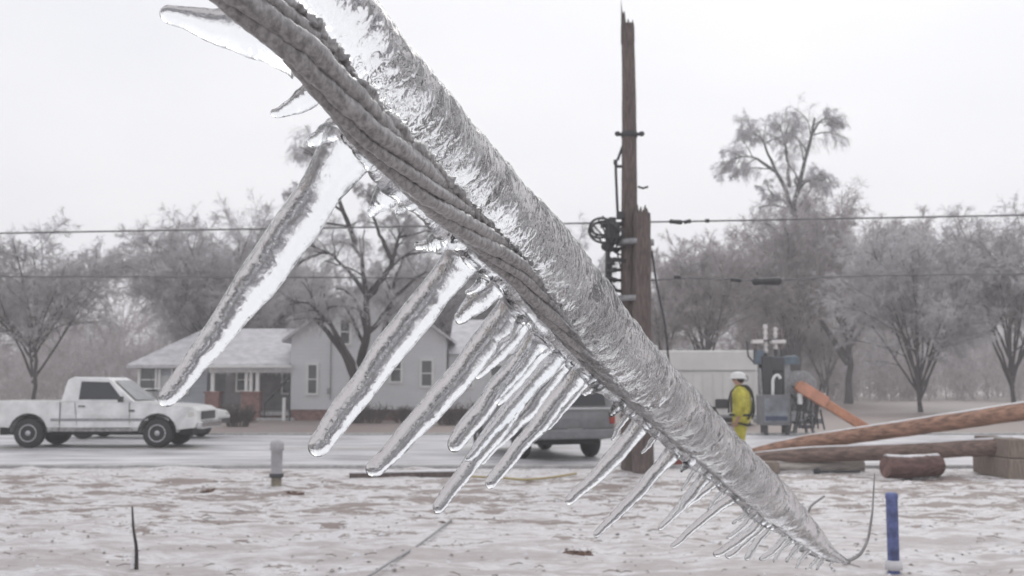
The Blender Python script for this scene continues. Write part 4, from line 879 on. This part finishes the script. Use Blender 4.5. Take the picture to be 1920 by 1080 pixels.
# ------------------------------------------------------------------ worker
def person():
    gp = gd(1392, 873); root = thing("person", "worker in yellow rainwear, white hard hat and dark harness, standing behind the logs", 'person', gp, R(-22))
    # faces -x
    J = {'pel': (0, 0, .95), 'sp': (.015, 0, 1.12), 'ch': (.0, 0, 1.32), 'up': (-.005, 0, 1.43), 'nk': (-.025, 0, 1.52), 'hb': (-.05, 0, 1.58), 'hd': (-.055, 0, 1.66), 'ht': (-.045, 0, 1.735),
         'nose': (-.165, 0, 1.635)}
    rad = {'pel': .155, 'sp': .145, 'ch': .165, 'up': .13, 'nk': .062, 'hb': .075, 'hd': .093, 'ht': .07, 'nose': .016}
    E = [('pel', 'sp'), ('sp', 'ch'), ('ch', 'up'), ('up', 'nk'), ('nk', 'hb'), ('hb', 'hd'), ('hd', 'ht'), ('hd', 'nose')]
    for s_, n_ in ((-1, 'r'), (1, 'l')):
        fw = -.10 if s_ > 0 else .03
        pts = {'sh': ((.0, s_ * .2, 1.42), .085), 'el': ((.045, s_ * .27, 1.15), .062), 'wr': ((-.05 + fw, s_ * .26, .93), .04), 'pm': ((-.085 + fw, s_ * .255, .86), .038),
               'hip': ((.0, s_ * .105, .88), .105), 'kn': ((-.03 + fw * .4, s_ * .12, .5), .075), 'an': ((.02 + fw * .3, s_ * .12, .1), .052), 'to': ((-.14 + fw * .3, s_ * .13, .045), .042)}
        for k, (p, r_) in pts.items(): J[k + n_] = p; rad[k + n_] = r_
        E += [('up', 'sh' + n_), ('sh' + n_, 'el' + n_), ('el' + n_, 'wr' + n_), ('wr' + n_, 'pm' + n_), ('pel', 'hip' + n_), ('hip' + n_, 'kn' + n_), ('kn' + n_, 'an' + n_), ('an' + n_, 'to' + n_)]
        pm = Vector(J['pm' + n_])
        for q in range(4):
            off = (q - 1.5) * .021; l_ = (.075, .085, .08, .06)[q]
            a_ = pm + Vector((off - .01, -s_ * .004, -.03)); b_ = a_ + Vector((-.008, -s_ * .006, -l_ * .55)); c_ = b_ + Vector((-.004, -s_ * .02, -l_ * .4))
            for nm, p in (('a', a_), ('b', b_), ('c', c_)): J[f'f{q}{nm}{n_}'] = tuple(p); rad[f'f{q}{nm}{n_}'] = .0095
            E += [('pm' + n_, f'f{q}a{n_}'), (f'f{q}a{n_}', f'f{q}b{n_}'), (f'f{q}b{n_}', f'f{q}c{n_}')]
        a_ = Vector(J['wr' + n_]).lerp(pm, .5) + Vector((-.035, -s_ * .012, -.01)); b_ = a_ + Vector((-.022, -s_ * .012, -.045))
        J['ta' + n_] = tuple(a_); J['tb' + n_] = tuple(b_); rad['ta' + n_] = .0115; rad['tb' + n_] = .0095
        E += [('pm' + n_, 'ta' + n_), ('ta' + n_, 'tb' + n_)]
    names = list(J); ix = {k: i for i, k in enumerate(names)}
    me = bpy.data.meshes.new("rigmesh"); me.from_pydata([J[k] for k in names], [(ix[a], ix[b]) for a, b in E], [])
    tmp = bpy.data.objects.new("tmp", me); col.objects.link(tmp)
    tmp.modifiers.new("s", 'SKIN')
    for i, k in enumerate(names):
        v = me.skin_vertices[0].data[i]; v.radius = (rad[k], rad[k]); v.use_root = (k == 'pel')
    ss = tmp.modifiers.new("ss", 'SUBSURF'); ss.levels = ss.render_levels = 2
    dg = bpy.context.evaluated_depsgraph_get(); bm_ = bpy.data.meshes.new_from_object(tmp.evaluated_get(dg)); bpy.data.objects.remove(tmp)
    bm_.name = "body"; bm_.materials.clear(); bm_.materials.append(M_skin)
    bm_.polygons.foreach_set('use_smooth', [True] * len(bm_.polygons))
    bo = bpy.data.objects.new("body", bm_); col.objects.link(bo); bo.parent = root
    V = np.empty(len(bm_.vertices) * 3); bm_.vertices.foreach_get('co', V); V = V.reshape(-1, 3)
    Nn = np.empty(len(bm_.vertices) * 3); bm_.vertices.foreach_get('normal', Nn); Nn = Nn.reshape(-1, 3)
    polys = [tuple(p.vertices) for p in bm_.polygons]
    def shell(name, test, off, m):
        keep = [p for p in polys if all(test(V[i]) for i in p)]; used = sorted({i for p in keep for i in p}); mp_ = {v: i for i, v in enumerate(used)}
        vs = []
        for i in used:
            wr = .012 * mnoise.noise(Vector(V[i]) * 14) + .006 * mnoise.noise(Vector(V[i]) * 40); vs.append(tuple(V[i] + Nn[i] * (off(V[i]) + wr)))
        b = MB(); b.add(vs, [tuple(mp_[i] for i in p) for p in keep], True); ob = b.build(name, m, root)
        so_ = ob.modifiers.new("thick", 'SOLIDIFY'); so_.thickness = .008; so_.offset = 1; return ob
    arm = lambda v: abs(v[1]) > .215
    shell("jacket", lambda v: (v[2] < 1.53 and v[2] > .80 and not (arm(v) and v[2] < .955)), lambda v: .022 + .035 * max(0, 1 - abs(v[2] - .95) / .3) * (not arm(v)) + (.02 if v[0] > .05 and v[2] > 1.1 else 0), M_yellow)
    shell("trousers", lambda v: v[2] < .93 and v[2] > .16 and not (abs(v[1]) > .2 and v[2] > .68), lambda v: .022, M_yellow)
    shell("boots", lambda v: v[2] < .24, lambda v: .016, M_black)
    # hard hat
    h = MB(); prof = [(.155, 1.705), (.157, 1.712), (.142, 1.72), (.138, 1.76), (.118, 1.80), (.08, 1.828), (.03, 1.84), (0, 1.841)]; h.lathe(prof, (-.045, 0, -.02), 24); h.v = [(x * 1.12 + (.0 if x > -.1 else -.03 * (z < 1.7)), y * .95, z) for x, y, z in h.v]; h.build("hard_hat", M_trim, root)
    # collar, glasses, hair
    c = MB(); c.tube([(.075 * math.cos(a) - .02, .085 * math.sin(a), 1.535) for a in np.linspace(0, 2 * math.pi, 20)], .032, 8, False); c.build("collar", M_yellow, root)
    c = MB(); c.box((-.14, 0, 1.672), (.03, .15, .035), .01); c.build("glasses", M_black, root)
    c = MB(); c.ball((-.01, 0, 1.66), (.085, .09, .07), 8); c.build("hair", mat("dark_hair", (.03, .022, .018), .6, .2, 40), root)
    c = MB(); c.box((-.118, 0, 1.585), (.02, .05, .012), .004); c.build("mouth", mat("lip", (.35, .15, .13), .5, .1, 20), root)
    # harness straps
    hm = mat("harness_webbing", (.035, .035, .03), .7, .2, 30)
    c = MB()
    for s_ in (-1, 1):
        c.tube(resample([(-.06, s_ * .13, 1.53), (.09, s_ * .14, 1.56), (.19, s_ * .09, 1.45), (.235, s_ * .01, 1.3), (.235, -s_ * .09, 1.15), (.215, -s_ * .15, 1.0), (.16, -s_ * .2, .9)], 24), .022, 6)
        c.tube(resample([(-.06, s_ * .13, 1.53), (-.17, s_ * .13, 1.43), (-.22, s_ * .12, 1.25), (-.22, s_ * .14, 1.02)], 20), .02, 6)
        c.tube(resample([(.02 + .14 * math.cos(a), s_ * .115 + .135 * math.sin(a), .82 - .04 * math.cos(a)) for a in np.linspace(0, 2 * math.pi, 20)], 20), .02, 6)
    c.build("harness", hm, root)
    c = MB(); c.tube([(.215 * math.cos(a), .235 * math.sin(a), .98) for a in np.linspace(0, 2 * math.pi, 28)], .026, 6, False); c.build("tool_belt", hm, root)
    c = MB(); c.tube([(.1 + .045 * math.cos(a), -.02, 1.69 + .05 * math.sin(a)) for a in np.linspace(0, 2 * math.pi, 18)], .012, 6, False); c.build("hat_loop", M_metal, root)
person()

# ------------------------------------------------------------------ logs and small things
def log(name, label, pts, r, m, endm, cat='log', group="poles stacked on the snow"):
    root = thing(name, label, cat, pts[0], 0, group); o = Vector(pts[0])
    mb = MB(); P_ = resample([Vector(p) - o for p in pts], 26); mb.tube(P_, np.linspace(r[0], r[1], 26), 18, cap=False, jitter=.035); mb.build("shaft", m, root)
    for i, rr, sg in ((0, r[0], -1), (-1, r[1], 1)):
        d = Vector(P_[i] - P_[1 if i == 0 else -2]).normalized()
        e = MB(); q = Vector(P_[i]); e.tube([q - d * .06, q + d * .012], [rr * .985, rr * .95], 18); e.build("cut_end", endm, root)
    # ice along the top
    e = MB(); Pt = P_ + np.array([0, 0, 1]) * np.linspace(r[0], r[1], 26)[:, None] * .72; e.tube(Pt, np.linspace(r[0], r[1], 26) * .40 * (1 + .10 * np.array([mnoise.noise((i * .21, r[0] * 50, 0)) for i in range(26)])), 10); e.build("ice_crust", mat("log_ice", (.62, .61, .63), .25, .15, 5), root)
    return root
def small():
    Ya = 19.6
    log("log", "reddish brown pole log lying highest on the pile, tilted up to the right", [at(1395, 858, 20.0), at(1490, 833, 19.8), at(1680, 806, 19.3), at(1960, 765, 18.6)], (.125, .16), M_logbrown, M_woodpale)
    log("log", "dark brown pole log lying just below the highest log", [at(1380, 866, 19.6), at(1500, 853, 19.4), at(1690, 847, 19.0), at(1900, 836, 18.4)], (.13, .15), mat("dark_log", (.22, .155, .13), .8, .5, 3.5, bump=.7, stretch=(.6, 5, 5), bdist=.02), M_woodpale)
    p0, p1 = gd(1440, 886), gd(1616, 884); p0.z = p1.z = .1
    log("log", "pale ice-glazed log on the snow in front with its round end at right", [p0, p0.lerp(p1, .5), p1], (.09, .13), mat("glazed_log", (.42, .38, .35), .35, .4, 4, stretch=(.6, 5, 5)), mat("icy_end", (.6, .58, .57), .3, .3, 10))
    p = gd(1690, 899); p.z = .19
    log("log", "short red-brown log stub at the right end of the pile", [p + Vector((-.25, -.0, .02)), p + Vector((.1, .08, .0)), p + Vector((.75, .35, .02))], (.19, .18), mat("redbrown_log", (.15, .085, .075), .8, .5, 4, stretch=(.6, 5, 5)), mat("redbrown_end", (.2, .12, .105), .8, .4, 8))
    # cross timber carrying the pile at its right
    pb = at(1880, 870, 18.55); root = thing("timber_block", "timber cribbing block under the right end of the log pile", 'timber', (pb.x, 18.6, 0))
    b = MB(); b.box((0, 0, .17), (.4, 1.4, .34), .02); b.box((.0, 0, .505), (.36, 1.3, .32), .02); b.build("block", M_woodpale, root)
    for k in range(3):
        pb = at(1440 + k * 8, 870, 19.75); root = None
    root = thing("timber_block", "low timber block under the left end of the log pile", 'timber', (at(1430, 870, 19.7).x, 19.7, 0)); b = MB(); b.box((0, 0, .11), (.3, 1.3, .2), .02); b.build("block", M_woodpale, root)
    r0, r1 = gd(1532, 889), gd(1612, 889); root = thing("rod", "thin dark rod on the snow just before the pale log", 'rod', r0); b = MB(); b.tube([(0, 0, .04), Vector(r1 - r0) + Vector((0, 0, .04))], .022, 8); b.ball((0, 0, .05), (.07, .06, .06), 6); b.build("bar", M_dark, root)
    # marker post
    g_ = gd(518, 912); s = g_.y / F; root = thing("marker_post", "short grey capped marker post with dark ring standing in the snow", 'marker post', g_)
    b = MB(); b.lathe([(.085, .18), (.088, .22), (.088, .55), (.105, .56), (.105, .66), (.09, .70), (.05, .715), (.0, .72)], (0, 0, 0), 24); b.build("tube", mat("grey_pvc", (.42, .41, .43), .5, .2, 8), root)
    b = MB(); b.lathe([(.105, .14), (.112, .15), (.112, .19), (.1, .2)], (0, 0, 0), 24); b.build("ring", M_dark, root)
    b = MB(); b.lathe([(.08, -.1), (.082, .15)], (0, 0, 0), 20); b.build("base", mat("muddy_base", (.25, .22, .17), .8, .4, 12), root)
    # blue post
    g_ = gd(1676, 1068); root = thing("blue_post", "short bright blue post in the near snow at the lower right", 'post', g_)
    b = MB(); b.lathe([(.05, -.05), (.05, .60), (.054, .605), (.054, .64), (.04, .655), (.0, .66)], (0, 0, 0), 24); b.build("sleeve", mat("blue_plastic", (.12, .15, .33), .5, .55, 9), root)
    b = MB(); b.lathe([(.056, .0), (.075, .0), (.07, .07), (.056, .08)], (0, 0, 0), 24); b.build("ice_collar", mat("log_ice", (.62, .61, .63), .25, .15, 5), root)
    # red can
    g_ = gd(1262, 876); root = thing("fuel_can", "small red can on the snow to the right of the broken pole", 'can', g_)
    b = MB(); b.box((0, 0, .17), (.36, .2, .32), .04); b.build("can_body", mat("red_plastic", (.26, .06, .045), .45, .3, 8), root)
    b = MB(); b.tube([(-.1, 0, .33), (-.1, 0, .41), (.08, 0, .41), (.08, 0, .33)], .02, 8); b.tube([(.13, 0, .3), (.24, 0, .42)], .022, 8); b.build("handle", M_black, root)
    # dark leaning bar left of the worker
    p0, p1 = gd(1402, 880), at(1334, 764, 20.2); root = thing("pry_bar", "dark green bar slanting up beside the worker", 'bar', (p0.x, 20.2, 0)); o = Vector((p0.x, 20.2, 0))
    b = MB(); b.tube([(0, 0, .0), p1 - o], .055, 10); b.build("shaft", mat("dark_green", (.03, .04, .032), .5, .2, 8), root)
    b = MB(); d = (p1 - o); b.tube([d * .42, d * .985], .062, 10); b.build("grip", M_black, root)
    # snow-topped board
    p0, p1 = gd(655, 898), gd(880, 894); root = thing("board", "thin snow-topped board lying along the street edge", 'board', p0); v = p1 - p0
    b = MB(); b.box((v.x / 2, v.y / 2, .05), (v.length, .14, .09), .01, math.atan2(v.y, v.x)); b.build("plank", M_wood, root)
    b = MB(); b.box((v.x / 2, v.y / 2, .108), (v.length * .98, .13, .028), .01, math.atan2(v.y, v.x)); b.build("snow_cover", mat("snow_cap", (.75, .74, .76), .6, .1, 6), root)
    # fallen wires on the snow
    def fallen(label, px, r, m):
        P_ = [gd(x, y) + Vector((0, 0, .045)) for x, y in px]; o = P_[0]; root = thing("fallen_wire", label, 'wire', o, 0); b = MB(); b.tube(resample([p - o for p in P_], 40), r, 6); b.build("wire", m, root)
    fallen("thin fallen wire curving across the near snow at the bottom", [(846, 982), (815, 1008), (775, 1038), (735, 1062), (690, 1092)], .011, M_metal)
    fallen("yellowish rope lying along the snow below the van", [(865, 898), (940, 901), (985, 905), (1030, 901), (1080, 893)], .02, mat("yellow_rope", (.42, .34, .16), .8, .2, 30))
    # iced twig at the left
    p = gd(256, 1066); root = thing("iced_twig", "dark iced twig sticking out of the snow at lower left", 'twig', p); b = MB(); s = p.y / F
    b.tube(resample([(0, 0, -.05), (-1 * s, 0, 38 * s), (-8 * s, 0, 70 * s), (-13 * s, .02, 112 * s)], 20), np.linspace(.02, .008, 20), 8); b.build("stem", M_bark, root)
    b = MB(); b.tube([(-7 * s, -.02, 0), (-6 * s, -.02, 36 * s)], [.012, .006], 8); b.build("ice_sliver", mat("snow_cap", (.75, .74, .76)), root)
    # clods of earth
    clm = mat("brown_earth", (.14, .085, .065), .9, .4, 20)
    for i, (x, y, r, lab) in enumerate(((1080, 1040, .11, "brown clod of earth and grass in the near snow, largest one"), (838, 983, .06, "small dark clod left of the hanging icicle tips"), (390, 922, .1, "flat muddy clod in the churned snow at left"), (548, 926, .1, "muddy clod just right below the marker post"), (1130, 944, .07, "small brown clod under the middle icicles"))):
        p = gd(x, y); g = MB(); r *= .75; g.ball((0, 0, .0), (r * 1.6, r * 1.1, r * .3), 14); g.v = [tuple(Vector(v) * (1 + .8 * mnoise.noise(Vector(v) * 22 + Vector((i, 0, 0))))) for v in g.v]
        for k in range(14):
            a = rng.uniform(0, 6.28); q = Vector((math.cos(a) * r * 1.5 * rng.uniform(), math.sin(a) * r * .8 * rng.uniform(), r * .3)); g.tube([q, q + Vector((rng.normal() * .05, rng.normal() * .05, rng.uniform(.0, .03)))], [.006, .002], 4)
        ob = g.build("earth_clod", clm); ob.location = p; tag(ob, lab, 'clod', "clods of earth in the snow")
    # shrubs in front of the house
    for i, (px, py, wpx, hpx, lab) in enumerate(((690, 793, 90, 34, "dark low shrub at the foot of the large forked tree"), (760, 792, 60, 28, "low shrub under the house windows right of the forked tree"), (445, 800, 70, 40, "grey shrub before the porch pier"), (850, 797, 90, 40, "wide shrub in front of the house's right wing"))):
        b_ = gd(px, py); s = b_.y / F; g = np.random.default_rng(70 + i); root = thing("shrub", lab, 'shrub', b_, 0, "low shrubs before the white house")
        n_ = 60; P = []
        for k in range(n_):
            a = g.uniform(0, 6.28); rr = math.sqrt(g.uniform()) * wpx * s / 2; x, y = math.cos(a) * rr, math.sin(a) * rr * .5; h = hpx * s * g.uniform(.55, 1)
            P.append(resample([(x * .6, y * .6, 0), (x * .85, y * .85, h * .5), (x * 1.05, y, h)], 6))
        P = np.array(P); Rr = np.tile(np.linspace(.016, .007, 6), (n_, 1)); B, RB = spawn(P, Rr, 16, .2, 1, .5, (.4, 1.2), 4, .7, .05, .2, g, .007)
        fast_mesh("stems", [mk_tubes(P, Rr, 4), mk_tubes(B, RB, 3)], mat("shrub_twigs", (.12, .10, .09), .7, .5, 3), root)
small()
def litter():
    g = np.random.default_rng(33); b = MB()
    for k in range(1700):
        y = 8.5 + 12 * g.uniform() ** .9; x = g.uniform(-.52, .52) * y * 1.02
        if g.uniform() < .14:
            a = g.uniform(0, 3.14); l = g.uniform(.02, .09); h = .03 + .055 * mnoise.fractal((x * .55, y * 1.3, 1.7), 1, 2, 4)
            b.tube([(x - math.cos(a) * l, y - math.sin(a) * l, h), (x + g.normal() * .01, y, h + .012), (x + math.cos(a) * l, y + math.sin(a) * l, h)], [.004, .006, .003], 4, False)
        else:
            r = g.uniform(.008, .026); h = .055 * mnoise.fractal((x * .55, y * 1.3, 1.7), 1, 2, 4)
            vs = [(x + r * math.cos(t_) * g.uniform(.6, 1.5), y + r * math.sin(t_) * g.uniform(.5, 1.1), h) for t_ in np.arange(6) / 6 * 6.28] + [(x, y, h + r * .7)]
            b.add(vs, [(i, (i + 1) % 6, 6) for i in range(6)], False)
    tag(b.build("snow_litter", mat("dead_leaf_litter", (.34, .30, .28), .85, .5, 6, color2=(.16, .14, .13))), "small dark twigs and frozen crumbs strewn over the snow", 'litter', kind='stuff')
    b = MB()
    for k in range(800):
        y = 9 + 11 * g.uniform(); x = g.uniform(-.52, .52) * y * 1.02; r = g.uniform(.012, .04); h = .055 * mnoise.fractal((x * .55, y * 1.3, 1.7), 1, 2, 4)
        vs = [(x + r * math.cos(t_) * g.uniform(.6, 1.5), y + r * math.sin(t_) * g.uniform(.5, 1.1), h - .02) for t_ in np.arange(6) / 6 * 6.28] + [(x, y, h + r * .5)]
        b.add(vs, [(i, (i + 1) % 6, 6) for i in range(6)], False)
    tag(b.build("ice_crumbs", mat("ice_crumb", (.72, .72, .74), .2, .1, 5)), "broken white ice crumbs strewn over the churned snow", 'ice', kind='stuff')
litter()

# ------------------------------------------------------------------ freezing mist
def haze():
    b = MB(); b.box((0, 370, 17), (1450, 880, 36)); ob = b.build("haze", [], None)
    m = bpy.data.materials.new("mist"); m.use_nodes = True; t = m.node_tree; t.nodes.clear(); out = t.nodes.new("ShaderNodeOutputMaterial"); v = t.nodes.new("ShaderNodeVolumePrincipled")
    v.inputs['Color'].default_value = (.985, .985, 1, 1); v.inputs['Density'].default_value = .0023; v.inputs['Anisotropy'].default_value = .2
    t.links.new(v.outputs[0], out.inputs['Volume']); ob.data.materials.append(m); tag(ob, kind='stuff')
haze()
